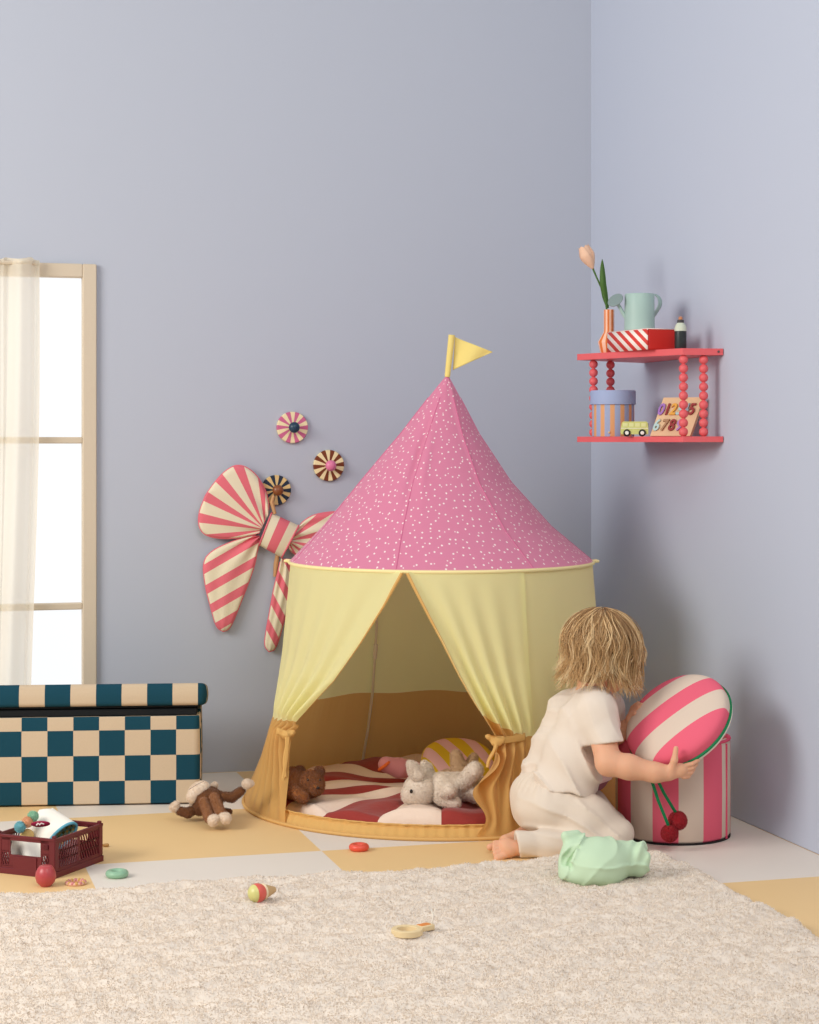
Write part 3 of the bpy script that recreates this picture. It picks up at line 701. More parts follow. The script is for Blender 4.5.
for s, t_, k in ((.035, .12, 0), (.035, .60, 1), (.90, .10, 2), (.90, .36, 3)):
    c = sh(s, t_); o = bpy.data.objects.new('beaded_post', None); COL.objects.link(o); o.parent = shelf
    nb = 9; H = (ZT - TT) - ZL; rb = H / nb / 2
    b = MB(); b.tube([c + UP * ZL, c + UP * (ZT - TT)], .0045, 8); b.make('rod', coral, o)
    for i in range(nb):
        b = MB(); b.sphere(c + UP * (ZL + rb * (2 * i + 1)), rb * 1.03, 20); b.make('bead', coral, o)
b = MB(); b.lathe(sh(0, .88) + UP * (ZT - .008), unit(sh(0, .88) - sh(.3, .88)), [(.0001, .0015), (.003, .0015), (.003, -.001)], 12); b.make('screw', mat('screw_steel', (90, 80, 80), rough=.3), shelf)
XF = unit(sh(1, 0) - sh(0, 0)); YF = A(-XF[1], XF[0], 0); YF = YF if YF[0] > 0 else -YF      # along the shelf (away) and towards the wall
# vase and tulip
vc = shelf_px(609.0, 5.08) + UP * ZT
vd = vc @ DV; ks = vd / FPX
vase = tag(None or MB(), None) if False else None
b = MB(); b.lathe(vc, UP, [(.0001, .0005), (8 * ks, .0005), (8.6 * ks, .003), (11 * ks, 10.5 * ks), (11 * ks, 11.5 * ks), (5.4 * ks, 21 * ks), (5.2 * ks, 23 * ks), (5.2 * ks, 43.5 * ks), (4.4 * ks, 43.5 * ks), (4.2 * ks, 30 * ks), (.0001, 29 * ks)], 8 * 4, uref=RV)
tag(b.make('vase', stripes('vase_stripes', (246, 196, 168), (226, 122, 56), 8, 0, phase=.05, duty=.5, rough=.4), None), 'faceted peach and orange striped vase holding a tulip on the top shelf', 'vase')
tul = thing('tulip', 'single pale peach tulip with one green leaf in the striped vase', 'flower', vc + UP * .03)
gr = mat('stem_green', (70, 104, 44), rough=.6); 
b = MB(); b.tube([P(608, 318, vd), P(605.5, 300, vd), P(601, 287, vd), P(596, 276, vd), P(591.5, 265, vd)], [.0028, .0026, .0024, .0024, .003], 8); b.make('stem', gr, tul)
def leaf(U, V):
    ax = [P(608, 308, vd), P(605.5, 298, vd), P(603.2, 284, vd - .01), P(602.6, 270, vd - .012), P(602.4, 259, vd - .012)]
    t_ = np.linspace(0, 1, 5); p = np.stack([np.interp(V, t_, [q[k] for q in ax]) for k in range(3)], -1); wv = .0085 * np.sin(np.clip(V * .92 + .08, 0, 1) * np.pi) ** .8
    return p + ((U - .5) * 2 * wv)[..., None] * RV + (np.abs(U - .5) * .010)[..., None] * DV
grid('leaf', leaf, 9, 30, gr, tul, solid=.0012)
tb, tt = P(593, 269, vd), P(583, 246, vd); tax = unit(tt - tb); tl_ = np.linalg.norm(tt - tb)
petm = mat('tulip_petal', (246, 206, 176), rough=.6, transl=.2)
blossom = bpy.data.objects.new('blossom', None); COL.objects.link(blossom); blossom.parent = tul
ua = unit(np.cross(tax, DV)); ub = np.cross(tax, ua)
for k in range(6):
    a = k * math.pi / 3; rr = 1.0 if k % 2 else .88; dirp = math.cos(a) * ua + math.sin(a) * ub; tn = -math.sin(a) * ua + math.cos(a) * ub
    def pet(U, V):
        r = .0190 * rr * np.sin(np.clip(V * 2.2, 0, 1.35)) * (1 - .35 * np.clip(V - .6, 0, 1) / .4) + .002; wv = .0165 * np.sin(np.clip(.12 + V * .88, 0, 1) * np.pi) ** .6; x = (U - .5) * 2
        ang = x * wv / np.maximum(r, .006)
        return tb + (V * tl_ * (.94 + .06 * rr))[..., None] * tax + (r * np.cos(ang))[..., None] * dirp + (r * np.sin(ang))[..., None] * tn
    grid('petal', pet, 11, 18, petm, blossom, solid=.001)
# striped lidded box
bz = ZT; bn = shelf_px(648, 4.865); bfv = shelf_px(608, 5.04); bl = np.linalg.norm(bfv - bn); bx_ = unit(bfv - bn); by_ = A(-bx_[1], bx_[0], 0); by_ = by_ if by_[0] > 0 else -by_
bw_ = .090; bhh = 20.5 * 4.87 / FPX
box = thing('striped_box', 'flat red box with red and white diagonal striped front on the top shelf', 'box', bn + bx_ * bl / 2 + by_ * bw_ / 2 + UP * bz)
red = mat('box_red', (206, 44, 36), rough=.5); rst = stripes('box_stripes', (245, 236, 226), (218, 62, 54), 4.6, combo=(-4.6, 2.0), rough=.5, phase=.1)
b = MB(); b.box(bn + bx_ * bl / 2 + by_ * (bw_ / 2 + .001) + UP * (bz + bhh / 2), (bx_, by_, UP), (bl / 2, bw_ / 2 - .001, bhh / 2)); b.make('box_body', red, box, smooth=False)
grid('striped_front', lambda U, V: bn + (bl * U)[..., None] * bx_ + UP * bz + (bhh * V)[..., None] * UP - .0012 * by_, 3, 3, rst, box, solid=.002)
grid('box_lid', lambda U, V: bn + (bl * U)[..., None] * bx_ + (bw_ * V)[..., None] * by_ + UP * (bz + bhh + .001), 3, 3, mat('box_lid', (240, 214, 206), rough=.5), box, solid=.002)
# watering can standing on the box
wcz = bz + bhh + .003; wc = P(639.5, 328, 4.985); wc = A(wc[0], wc[1], wcz); k_ = (wc @ DV) / FPX
sage = mat('can_sage', (164, 190, 182), rough=.45, spec=.4, bump=(80, .03)); dk = mat('can_hole_shade', (60, 72, 74), rough=.6)  # dark tone paints the shade inside the can's opening
can = thing('watering_can', 'pale sage green watering can standing on the striped box', 'watering can', wc)
hh = 36.5 * k_; rb_ = 15.2 * k_
b = MB(); b.lathe(wc, UP, [(.0001, 0), (rb_ * .97, 0), (rb_, .0015), (rb_ * .985, hh * .5), (rb_ * .97, hh - .003), (rb_ * .93, hh), (rb_ * .5, hh + .001), (rb_ * .48, hh - .004), (rb_ * .45, hh - .004), (.0001, hh - .004)], 48); b.make('can_body', sage, can)
b = MB(); b.lathe(wc + UP * (hh - .0035) + RV * .004, UP, [(rb_ * .47, 0), (rb_ * .42, .003), (.0001, .004)], 24); b.make('filling_hole_shade', dk, can)
q = lambda px, py, dd=0: P(px, py, wc @ DV + dd)
b = MB(); b.tube([q(628, 321), q(622, 311.5), q(617.5, 303.5)], [.0055, .005, .0045], 12); sp_ = b.make('spout', sage, can)
rax = unit(toW(A(-.50, -.62, .60))); rc = q(617.5, 303.2)
b = MB(); b.lathe(rc, rax, [(.004, -.004), (.010, .004), (8.2 * k_, .011), (8.4 * k_, .013), (7.8 * k_, .0145), (.0001, .0155)], 28); ro = b.make('rose', sage, sp_) if False else b.make('rose', mat('rose_grey', (132, 148, 146), rough=.4), can)
b = MB(); hp = [(645, 294.4), (652, 294), (657, 295.5), (660, 300), (659.6, 306), (655.5, 312.5), (650.8, 319)]
hp = resample(hp, 30); pts = np.array([q(x, y) for x, y in hp]); wv = .0085
def hand(U, V):
    i = np.clip((U * 29).round().astype(int), 0, 29); T = np.gradient(pts, axis=0); nr = np.cross(T, DV); nr /= np.linalg.norm(nr, axis=1)[:, None]
    return pts[i] + ((V - .5) * 2 * wv)[..., None] * unit(DV * .8 + RV * .6) + ((np.abs(V - .5)) * .002)[..., None] * nr[i]
grid('can_handle', hand, 30, 6, sage, can, solid=.0022)
# bottle
bc = shelf_px(680.5, 4.85) + UP * ZT; k_ = 4.85 / FPX
bot = thing('toy_bottle', 'small black and cream toy bottle at the near end of the top shelf', 'bottle', bc)
b = MB(); b.lathe(bc, UP, [(.0001, 0), (5.7 * k_, 0), (6 * k_, .002), (6 * k_, 18 * k_)], 28); b.make('bottle_base', mat('bottle_dark', (38, 44, 44), rough=.35, spec=.5), bot)
b = MB(); b.lathe(bc + UP * 18 * k_, UP, [(6 * k_, 0), (6 * k_, 3 * k_), (5 * k_, 6 * k_), (3.2 * k_, 8.5 * k_), (.0001, 8.6 * k_)], 28); b.make('bottle_shoulder', mat('bottle_cream', (204, 210, 190), rough=.5), bot)
b = MB(); b.lathe(bc + UP * 26 * k_, UP, [(3.4 * k_, 0), (3.4 * k_, 2.6 * k_), (2.6 * k_, 3.4 * k_), (.0001, 3.5 * k_)], 24); b.make('bottle_collar', mat('bottle_grey', (70, 66, 66), rough=.5), bot)
b = MB(); b.lathe(bc + UP * 29 * k_, UP, [(1.9 * k_, 0), (2.1 * k_, 2.2 * k_), (1.5 * k_, 3.4 * k_), (.0001, 3.8 * k_)], 16); b.make('teat', mat('bottle_teat', (196, 130, 92), rough=.5), bot)
# round hat box
hc = shelf_px(613, 5.10) + UP * ZL; k_ = 5.10 / FPX; rr_ = 21.2 * k_
hb = thing('hat_box', 'round lilac and apricot striped hat box with plain lilac lid on the lower shelf', 'box', hc)
b = MB(); b.lathe(hc, UP, [(.0001, .0005), (rr_ * .99, .0005), (rr_, .002), (rr_, 33 * k_), (.0001, 33 * k_)], 64, uref=RV); b.make('box_body', stripes('hat_box_stripes', (160, 174, 206), (224, 166, 116), 13, 0, phase=.30, duty=.55, rough=.6), hb)
b = MB(); b.lathe(hc + UP * 32 * k_, UP, [(rr_ * 1.02, 0), (rr_ * 1.07, 0), (rr_ * 1.07, 13 * k_), (rr_ * 1.04, 14 * k_), (.0001, 14.2 * k_)], 64); b.make('box_lid', mat('hat_box_lilac', (160, 174, 208), rough=.6), hb)
b = MB(); pc = hc - DV * (rr_ * .985) - RV * rr_ * .28 + UP * .011; b.sphere(pc, .0028, 10); b.make('stud', mat('stud_brass', (230, 200, 150), rough=.3), hb)
# toy van
vcn = shelf_px(634.5, 4.955) + UP * ZL; k_ = 4.955 / FPX
vx = unit(RV * .97 + DV * -.1); vy = A(-vx[1], vx[0], 0)
van = thing('toy_van', 'little lime green wooden toy van on the lower shelf', 'toy van', vcn)
vg = mat('van_green', (204, 206, 126), rough=.5); vdark = mat('van_tyre', (36, 32, 30), rough=.6)
def vpt(x, y, z): return vcn + vx * x * k_ + vy * y * k_ + UP * z * k_
prof = [(-13.3, 2.2), (13.5, 2.2), (13.6, 9), (12.8, 14), (11.5, 15), (-11, 15), (-12.4, 14), (-13.6, 8.5), (-14, 5)]
b = MB(); b.hexa([vpt(x, -6.5, z) for x, z in prof], [vpt(x, 6.5, z) for x, z in prof]); o = b.make('van_body', vg, van, smooth=False); md = o.modifiers.new('b', 'BEVEL'); md.width = .0012; md.segments = 2
b = MB(); b.box(vpt(0, -6.6, 8.2), (vx, vy, UP), (13.3 * k_, .0006, .4 * k_)); b.make('side_stripe', mat('van_stripe', (236, 234, 200), rough=.5), van, smooth=False)
for i in range(4):
    b = MB(); b.box(vpt(-9.2 + 6 * i, -6.5, 11.6), (vx, vy, UP), (2.3 * k_, .0008, 1.8 * k_)); b.make('window', mat('van_window', (222, 224, 160), rough=.3), van, smooth=False)
b = MB(); b.box(vpt(13.4, 0, 11), (vy, UP, vx), (5 * k_, 2.2 * k_, .001)); b.make('windscreen', mat('van_glass', (110, 116, 96), rough=.3), van, smooth=False)
for x in (-7.6, 7.6):
    for y in (-6.6, 6.6):
        s = -1 if y < 0 else 1; b = MB(); b.lathe(vpt(x, y * .9, 3.6), vy * s, [(.0001, -.001), (3.6 * k_, -.001), (3.6 * k_, .004), (3.1 * k_, .005), (.0001, .005)], 24); w_ = b.make('wheel', vdark, van)
        b = MB(); b.lathe(vpt(x, y * .9, 3.6) + vy * s * .0045, vy * s, [(.0001, .0005), (1.9 * k_, .0005), (1.6 * k_, .0014), (.0001, .0016)], 16); b.make('hub', mat('van_hub', (240, 238, 228), rough=.4), w_)
# number puzzle leaning back
pb0, pb1 = shelf_px(650, 4.935), shelf_px(690, 4.885); px_ = unit(pb1 - pb0); pn_ = A(-px_[1], px_[0], 0); pn_ = pn_ if pn_ @ DV > 0 else -pn_
pl_ = np.linalg.norm(pb1 - pb0); pu = unit(pn_ * .26 + UP + px_ * 0.0); pH = 40 * 4.9 / FPX; shear = px_ * .29
pfn = unit(np.cross(px_, pu)); pfn = pfn if pfn @ DV < 0 else -pfn
def pz(x, y, o=0.0): return pb0 + UP * (ZL + .0015) + px_ * pl_ * x + (pu + shear * 0.0) * pH * y + pfn * o + px_ * 0.30 * pH * y * .9
puz = thing('number_puzzle', 'pale wooden number puzzle board leaning back on the lower shelf', 'puzzle', pb0 + px_ * pl_ / 2 + UP * ZL)
b = MB(); rg_ = [(0, 0), (1, 0), (1.0, 1), (0, 1)]; b.hexa([pz(x, y, -.014) for x, y in rg_], [pz(x, y, 0) for x, y in rg_]); o = b.make('board', mat('birch_wood', (226, 190, 150), rough=.6, var=.06, varscale=40), puz, smooth=False); md = o.modifiers.new('b', 'BEVEL'); md.width = .002; md.segments = 3
digs = [('0', (160, 112, 190), 'purple'), ('1', (150, 40, 44), 'dark red'), ('2', (228, 166, 62), 'mustard'), ('3', (178, 206, 204), 'pale blue'), ('4', (150, 160, 170), 'grey'), ('5', (150, 44, 44), 'dark red'), ('6', (176, 204, 200), 'pale blue'), ('7', (170, 128, 92), 'tan'), ('8', (150, 44, 50), 'dark red'), ('9', (178, 128, 196), 'lilac')]
for i, (ch, col, cn) in enumerate(digs):
    cu = bpy.data.curves.new('tmp', 'FONT'); cu.body = ch; cu.size = 1.0; cu.extrude = .09; cu.offset = .025; cu.align_x = 'CENTER'
    to = bpy.data.objects.new('tmp', cu); COL.objects.link(to); bpy.context.view_layer.update()
    me = bpy.data.meshes.new_from_object(to.evaluated_get(bpy.context.evaluated_depsgraph_get())); bpy.data.objects.remove(to)
    V = np.array([v.co for v in me.vertices]); fs = {}
    for p in me.polygons: fs.setdefault(len(p.vertices), []).append(list(p.vertices))
    bpy.data.meshes.remove(me)
    row = 0 if i < 6 else 1; x0 = (.07 + .152 * i) if row == 0 else (.09 + .19 * (i - 6)); y0 = .55 if row == 0 else .14; sz = .043
    VV = np.array([pz(x0, y0, 0) + px_ * v[0] * sz * .78 + (unit(pu * 1.0 + px_ * .27)) * v[1] * sz + pfn * (v[2] + .03) * .045 for v in V])
    o = new('number_piece', VV, [np.array(f) for f in fs.values()], mat('digit_' + cn.replace(' ', '_'), col, rough=.5), None, smooth=False)
    tag(o, cn + ' wooden number ' + ch + ' set in the puzzle board', 'puzzle piece', 'number pieces of the puzzle')
# ================================================================== inside the tent
QZ = 0.046
qm_r, qm_c = (156, 60, 54), (238, 214, 194)
t = NT('play_mat_cloth'); sp = t.n('ShaderNodeSeparateXYZ'); t.l(t.coord('UV'), sp.inputs[0])
fr = t.math('FRACT', t.math('ADD', t.math('MULTIPLY', sp.outputs[0], 9.0), 0.50))
qmat = t.finish(t.mix(t.math('GREATER_THAN', fr, 0.5), lin(qm_r), lin(qm_c)), rough=.9, bump=(60, .5, .004), sheen=.15, spec=.1)
def quilt(U, V):
    ph = -np.pi + 2 * np.pi * U; R = 0.455 + .006 * np.sin(ph * 9)
    a = V * np.pi * .5; prof = np.where(V < .8, V / .8 * (R - .03), (R - .03) + .03 * np.sin(np.clip((V - .8) / .2, 0, 1) * np.pi / 2))
    puff = np.abs(np.sin((U * 9 + .50) * 2 * np.pi / 1.0)) ** .5
    z = 0.010 + np.where(V < .8, (0.024 + 0.012 * puff * np.clip(V * 3, 0, 1)), (0.024 + .012 * puff) * np.cos(np.clip((V - .8) / .2, 0, 1) * np.pi / 2))
    z = z + .003 * np.sin(ph * 23 + V * 9) * (V > .05) * (V < .9) + .004 * np.sin(V * 17 + ph * 4) * (V < .85)
    # a soft fold pushed up at the front of the mat
    z = z + 0.018 * np.exp(-((ph + .09) / .19) ** 2 - ((prof - .40) / .055) ** 2)
    return tp(ph, prof, z)
qv = quilt
mt_ = grid('play_mat', lambda U, V: quilt(U, V), 361, 50, qmat)
tag(mt_, 'round quilted play mat of red and cream sunburst wedges inside the tent', 'play mat')
def zbase(px, py, z): return F(px, py, z)
# teddy bear (only its back, head and one ear look out from behind the left curtain)
d0 = 4.76; q = lambda px, py, dd=0: Q(px, py, d0 + dd)
brown = mat('bear_plush', (146, 88, 44), rough=.95, sheen=.4, var=.15, varscale=120, spec=.05)
r_ = lambda px: px * d0 / FPX
bear = thing('teddy_bear', 'fuzzy brown teddy bear lying on the play mat by the left curtain', 'stuffed toy', toW(q(300, 799)))
S = SDF(.003, .008); S.ell(q(293, 783, .02), A(r_(17), r_(20), r_(15))); S.cap(q(292, 790, -.03), q(303, 797, -.05), r_(6), r_(6)); S.cap(q(283, 788, .05), q(276, 796, .05), r_(7), r_(6)); S.cap(q(296, 792, .05), q(304, 797, .07), r_(6), r_(5))
organic('body', S, brown, bear, fz=(16000, .005, .0006))
S = SDF(.0028, .006); S.ell(q(311, 784, -.01), A(r_(13), r_(13), r_(13))); S.ell(q(316, 788, -.045), A(r_(7.5), r_(7), r_(6.5)), k=.01)
hd = organic('head', S, brown, bear, fz=(11000, .005, .0006))
for x, y, dd in ((319.5, 771.5, -.005), (300, 771, .02)):
    S = SDF(.0025, .004); S.ell(q(x, y, dd), A(r_(5.2), r_(3), r_(5.2))); organic('ear', S, brown, hd, fz=(3000, .004, .0006))
S = SDF(.0012, .002); S.ell(q(318, 788, -.064), A(.005, .003, .0035)); organic('nose', S, mat('plush_nose', (46, 30, 24), rough=.4), hd)
for x in (308, 320):
    S = SDF(.0012, .002); S.ell(q(x, 780, -.040), A(.0028, .0028, .0028)); organic('eye', S, mat('plush_eye', (20, 18, 18), rough=.2, spec=.6), hd)
# white rabbit
d0 = 4.72
white = mat('rabbit_plush', (236, 222, 206), rough=.95, sheen=.4, var=.06, varscale=90, spec=.05)
rab = thing('plush_rabbit', 'white plush rabbit lying on its side on the play mat', 'stuffed toy', toW(q(435, 804)))
S = SDF(.003, .012); S.cap(q(440, 787), q(470, 786, .03), r_(14), r_(13)); S.cap(q(440, 793, -.02), q(449.5, 790, -.075), r_(6.5), r_(7)); S.cap(q(440, 799, -.03), q(455, 803, -.055), r_(5.5), r_(6)); S.cap(q(464, 782, -.02), q(475, 770, -.05), r_(7.5), r_(8)); S.cap(q(468, 792, .0), q(478, 794, -.02), r_(8), r_(9)); S.ell(q(478, 784, .06), A(.02, .02, .02))
organic('body', S, white, rab, fz=(22000, .0045, .0006))
S = SDF(.0028, .010); S.ell(q(420, 789.5, -.01), A(r_(15.5), r_(16), r_(16.5))); S.ell(q(408.5, 795, -.012), A(r_(7), r_(9), r_(8.5)))
hd = organic('head', S, white, rab, fz=(11000, .004, .0006))
for (x0, y0, x1, y1, dd) in ((418, 776, 410, 764, -.03), (429, 776, 424, 764, .035)):
    S = SDF(.0025, .006); S.cap(q(x0, y0, dd), q(x1, y1, dd), r_(6.5), r_(3.4)); S.ell(q((x0 + x1) / 2, (y0 + y1) / 2, dd), A(r_(6.5), r_(3), r_(8))); organic('ear', S, white, hd, fz=(5000, .004, .0006))
S = SDF(.001, .001); S.ell(q(411.3, 791.3, -.052), A(.0042, .003, .0056)); organic('eye', S, _mc['plush_eye'], hd)
S = SDF(.001, .001); S.ell(q(402.2, 796, -.016), A(.003, .004, .003)); organic('nose', S, mat('rabbit_nose', (214, 150, 140), rough=.7), hd)
# tan plush bunny ears / arm behind it
d0 = 4.80
tanp = mat('tan_plush', (206, 172, 134), rough=.95, sheen=.4, var=.08, varscale=90, spec=.05)
dog = thing('tan_plush_toy', 'tan plush animal lying face down behind the white rabbit', 'stuffed toy', toW(q(455, 798)))
S = SDF(.003, .012); S.cap(q(452, 785), q(470, 782, .02), r_(14), r_(13)); S.cap(q(446, 778), q(440, 786), r_(8), r_(7)); S.cap(q(480, 790, .05), q(488, 795, .03), r_(7), r_(7))
organic('body', S, tanp, dog, fz=(9000, .004, .0006))
S = SDF(.003, .008); S.cap(q(459, 768, .0), q(456, 755.5, .02), r_(8), r_(5.5)); S.ell(q(463, 772), A(r_(12), r_(10), r_(9)))
hd = organic('head', S, tanp, dog, fz=(7000, .004, .0006))
S = SDF(.0025, .006); S.cap(q(470, 766, .02), q(474, 757, .04), r_(6), r_(4)); organic('ear', S, tanp, hd, fz=(3000, .004, .0006))
# striped oval cushion
d0 = 5.06
cs = thing('striped_cushion', 'oval cushion with yellow and pink diagonal stripes at the back of the play mat', 'cushion', toW(q(457, 775)))
ce, cu_ = A(1, .12, -.06), A(-.02, .75, .62); ce = unit(ce); cu_ = unit(cu_ - ce * (cu_ @ ce)); cn_ = np.cross(ce, cu_)
ccen = q(459, 762)
def cush(U, V):
    th = U * 2 * np.pi; ps = (V - .5) * np.pi; a, b_, c_ = r_(37), .078, .026
    rr = np.cos(ps) ** .45
    x = a * np.sign(np.cos(th)) * np.abs(np.cos(th)) ** .85 * rr; y = b_ * np.sin(th) * rr; z = c_ * np.sin(ps)
    return toW(ccen + x[..., None] * ce + y[..., None] * cu_ + z[..., None] * cn_)
grid('cushion_cover', cush, 100, 50, stripes('cushion_stripes', (240, 190, 186), (226, 188, 40), 1, combo=(1, 1), phase=.30, duty=.5, rough=.9, bump=(200, .2, .002)), cs, lambda U, V: ((r_(39) * np.cos(U * 2 * np.pi) * np.cos((V - .5) * np.pi) ** .45) / .075 + (.085 * np.sin(U * 2 * np.pi) * np.cos((V - .5) * np.pi) ** .45) / .11, 0 * U))
a = np.linspace(0, 2 * np.pi, 80); b = MB(); b.tube(cush(a / (2 * np.pi), 0 * a + .5), .003, 6, False); b.make('piping', mat('cushion_piping', (232, 196, 90), rough=.8), cs)
# pink plush cup with an orange rim
d0 = 4.97
cup = thing('plush_cup', 'soft pink toy cone with an orange rim on the play mat beside the rabbit', 'stuffed toy', toW(q(396, 777)))
S = SDF(.0025, .006); S.cap(q(386, 764.5), q(399, 768, .02), r_(8), r_(10)); S.cap(q(399, 768, .02), q(414, 770, .05), r_(10), r_(9)); organic('cone', S, mat('cup_pink', (214, 138, 138), rough=.9, sheen=.3, bump=(200, .2, .002)), cup)
a = np.linspace(0, 2 * np.pi, 40); cc = q(384.5, 765.5, -.005); r1 = unit(A(.75, -.35, .62)); r2 = unit(A(-.25, -.9, -.1)); b = MB(); b.tube(toW(cc + r_(6.5) * np.cos(a)[:, None] * r1 + r_(8) * np.sin(a)[:, None] * r2), .0042, 8, False); b.make('rim', mat('cup_orange', (226, 106, 44), rough=.8), cup)
# ================================================================== monkey
mon_b = mat('monkey_plush', (120, 74, 40), rough=.95, sheen=.4, var=.15, varscale=150, spec=.05); mon_c = mat('monkey_cream', (236, 218, 198), rough=.95, sheen=.3, spec=.05, var=.06, varscale=120)
d0 = 4.72; mon = thing('plush_monkey', 'brown plush monkey with cream hands and feet sprawled on the floor', 'stuffed toy', toW(q(207, 822)))
S = SDF(.0022, .006); S.ell(q(208, 800), A(r_(15), r_(14), r_(13))); S.ell(q(200, 806, .01), A(r_(9), r_(12), r_(9))); organic('body', S, mon_b, mon, fz=(9000, .0035, .0005))
S = SDF(.0022, .006); S.ell(q(199, 790.5, .0), A(r_(11.5), r_(9.5), r_(8.2)), ax=[A(.86, 0, .5), A(0, 1, 0), A(-.5, 0, .86)]); S.ell(q(192, 797, -.015), A(r_(5.5), r_(5), r_(6))); hd = organic('head', S, mon_c, mon, fz=(6000, .003, .0005))
S = SDF(.002, .004); S.ell(q(193.5, 803, -.004), A(r_(4.5), r_(3), r_(2.8)), ax=[A(.75, 0, .66), A(0, 1, 0), A(-.66, 0, .75)]); organic('ear', S, mon_c, hd, fz=(1500, .003, .0005))
S = SDF(.002, .004); S.ell(q(214.5, 785.5, .035), A(r_(3.6), r_(2.5), r_(3.4))); organic('ear', S, mon_c, hd, fz=(1500, .003, .0005))
b = MB(); b.tube(toW(np.array([q(189, 789.5, -.04), q(197, 784.5, -.043), q(204, 781.2, -.036)])), .0007, 5); b.make('mouth_seam', mat('monkey_seam', (150, 130, 120), rough=.9), hd)
for pts, hnd in (([(196, 808, .0), (188, 813, -.01), (180, 811, -.01)], (174.5, 807.5, -.012)), ([(220, 796, .0), (232, 797.5, -.01), (241, 791, -.02)], (247, 784, -.028))):
    S = SDF(.0022, .004); S.chain([q(*p) for p in pts], [r_(4.7), r_(4.6), r_(4.1)]); arm = organic('arm', S, mon_b, mon, fz=(4000, .003, .0005))
    S = SDF(.0018, .004); S.ell(q(*hnd), A(r_(4.8), r_(4.5), r_(4.6))); S.ell(q(hnd[0] + (4 if hnd[0] > 200 else 2), hnd[1] + (-.5 if hnd[0] > 200 else -3.5), hnd[2]), A(r_(3), r_(3), r_(2.8))); organic('hand', S, mon_c, arm, fz=(2500, .003, .0005))
for (x0, y0, x1, y1, fx, fy) in ((204, 802, 209.5, 818, 213, 820.5), (214, 797.5, 220.5, 814, 226, 818.5)):
    S = SDF(.0022, .004); S.cap(q(x0, y0, -.05), q(x1, y1, -.10), r_(5), r_(5.2)); lg = organic('leg', S, mat('monkey_leg', (150, 98, 58), rough=.95, sheen=.4, var=.15, varscale=150, spec=.05), mon, fz=(4000, .003, .0005))
    S = SDF(.0018, .005); S.ell(q(fx, fy, -.115), A(r_(5), r_(6), r_(5.4))); S.ell(q(fx + (4 if fx < 218 else -4), fy - 2.2, -.113), A(r_(3.4), r_(3.4), r_(3.2))); organic('foot', S, mon_c, lg, fz=(2500, .003, .0005))
S = SDF(.002, .003); S.cap(q(224, 811, .0), q(229, 812, .01), r_(2.6), r_(3)); organic('tail', S, mon_b, mon, fz=(1500, .003, .0005))
# ================================================================== toys on the floor and the rug
def ring(name, px, py, R, r, z, m, label, flat=.75):
    c = F(px, py, z + r * flat); b = MB(); a = np.linspace(0, 2 * np.pi, 33)
    b.lathe(c, UP, [(R + r * math.cos(x), r * flat * math.sin(x)) for x in a], 56); return tag(b.make(name, m), label, 'toy ring')
ring('stacking_ring', 117, 873.5, .0170, .0078, 0.0, mat('ring_green', (142, 184, 152), rough=.4, spec=.5, var=.05, varscale=60), 'green wooden stacking ring on the floor beside the crate', 1.0)
ring('stacking_ring', 359, 847.0, .0155, .0080, 0.0, mat('ring_red', (226, 86, 64), rough=.35, spec=.5), 'red wooden stacking ring on the floor in front of the tent', 1.0)
pr = ring('toy_bracelet', 76, 882.5, .0185, .0042, 0.0, mat('bracelet_pink', (226, 180, 160), rough=.35), 'pink and gold bead ring on the floor at the rug edge', .9)
c = F(76, 882.5, .004)
for k in range(14):
    a = k * 2 * math.pi / 14; b = MB(); b.sphere(c + RV * .0185 * math.cos(a) + DV * .0185 * math.sin(a) + UP * .0012, .0042, 10); b.make('bead', mat('bead_gold', (206, 160, 90), rough=.3) if k % 2 else mat('bead_rose', (206, 130, 132), rough=.35), pr)
# red wooden apple beside the crate
c = F(45.7, 886.3, 0); k_ = (c @ DV) / FPX
b = MB(); b.lathe(c, UP, [(.0001, .0003), (5 * k_, .0006), (9 * k_, 4.5 * k_), (10.4 * k_, 9.5 * k_), (9.9 * k_, 14 * k_), (8.2 * k_, 18 * k_), (6.4 * k_, 20.2 * k_), (5.6 * k_, 20.7 * k_), (.0001, 20.7 * k_)], 40)
tag(b.make('wooden_ball', mat('apple_red', (180, 70, 74), rough=.35, spec=.5)), 'round red wooden toy ball with a flat top in front of the crate', 'toy ball')
# small wooden bead behind the crate
c = F(106, 845.2, 0.004); S = SDF(.001, .003); S.cap(c - RV * .006, c + RV * .003, .0035, .0045); tag(organic('wooden_peg', S, mat('peg_wood', (176, 132, 76), rough=.5), frame=False), 'tiny wooden peg lying on the floor behind the crate', 'toy peg')
# ice cream
rugz = .016
ic = F(262, 892, rugz + .0185); k_ = (ic @ DV) / FPX; ia = unit(RV * .78 + DV * .62 + UP * .02)
ice = thing('toy_ice_cream', 'wooden toy ice cream cone with a lime and red scoop on the rug', 'toy food', ic - UP * .0185)
b = MB(); o0 = ic - ia * .012
sph = lambda r, a0, a1, off: [(r * math.sin(a), off - r * math.cos(a)) for a in np.linspace(a0, a1, 12)]
b.lathe(o0, ia, [(.0001, -.0192)] + sph(.0192, .15, 1.25, 0), 32); b.make('scoop', mat('scoop_lime', (214, 208, 132), rough=.35, spec=.5, var=.1, varscale=50), ice)
b = MB(); b.lathe(o0, ia, sph(.0194, 1.22, 2.2, 0) + [(.015, .0135)], 32); b.make('syrup_band', mat('scoop_red', (222, 96, 82), rough=.35, spec=.5), ice)
b = MB(); b.lathe(o0, ia, [(.0150, .0125), (.0165, .0135), (.0165, .0170), (.015, .018)], 32); b.make('cone_rim', mat('cone_cream', (236, 216, 180), rough=.5), ice)
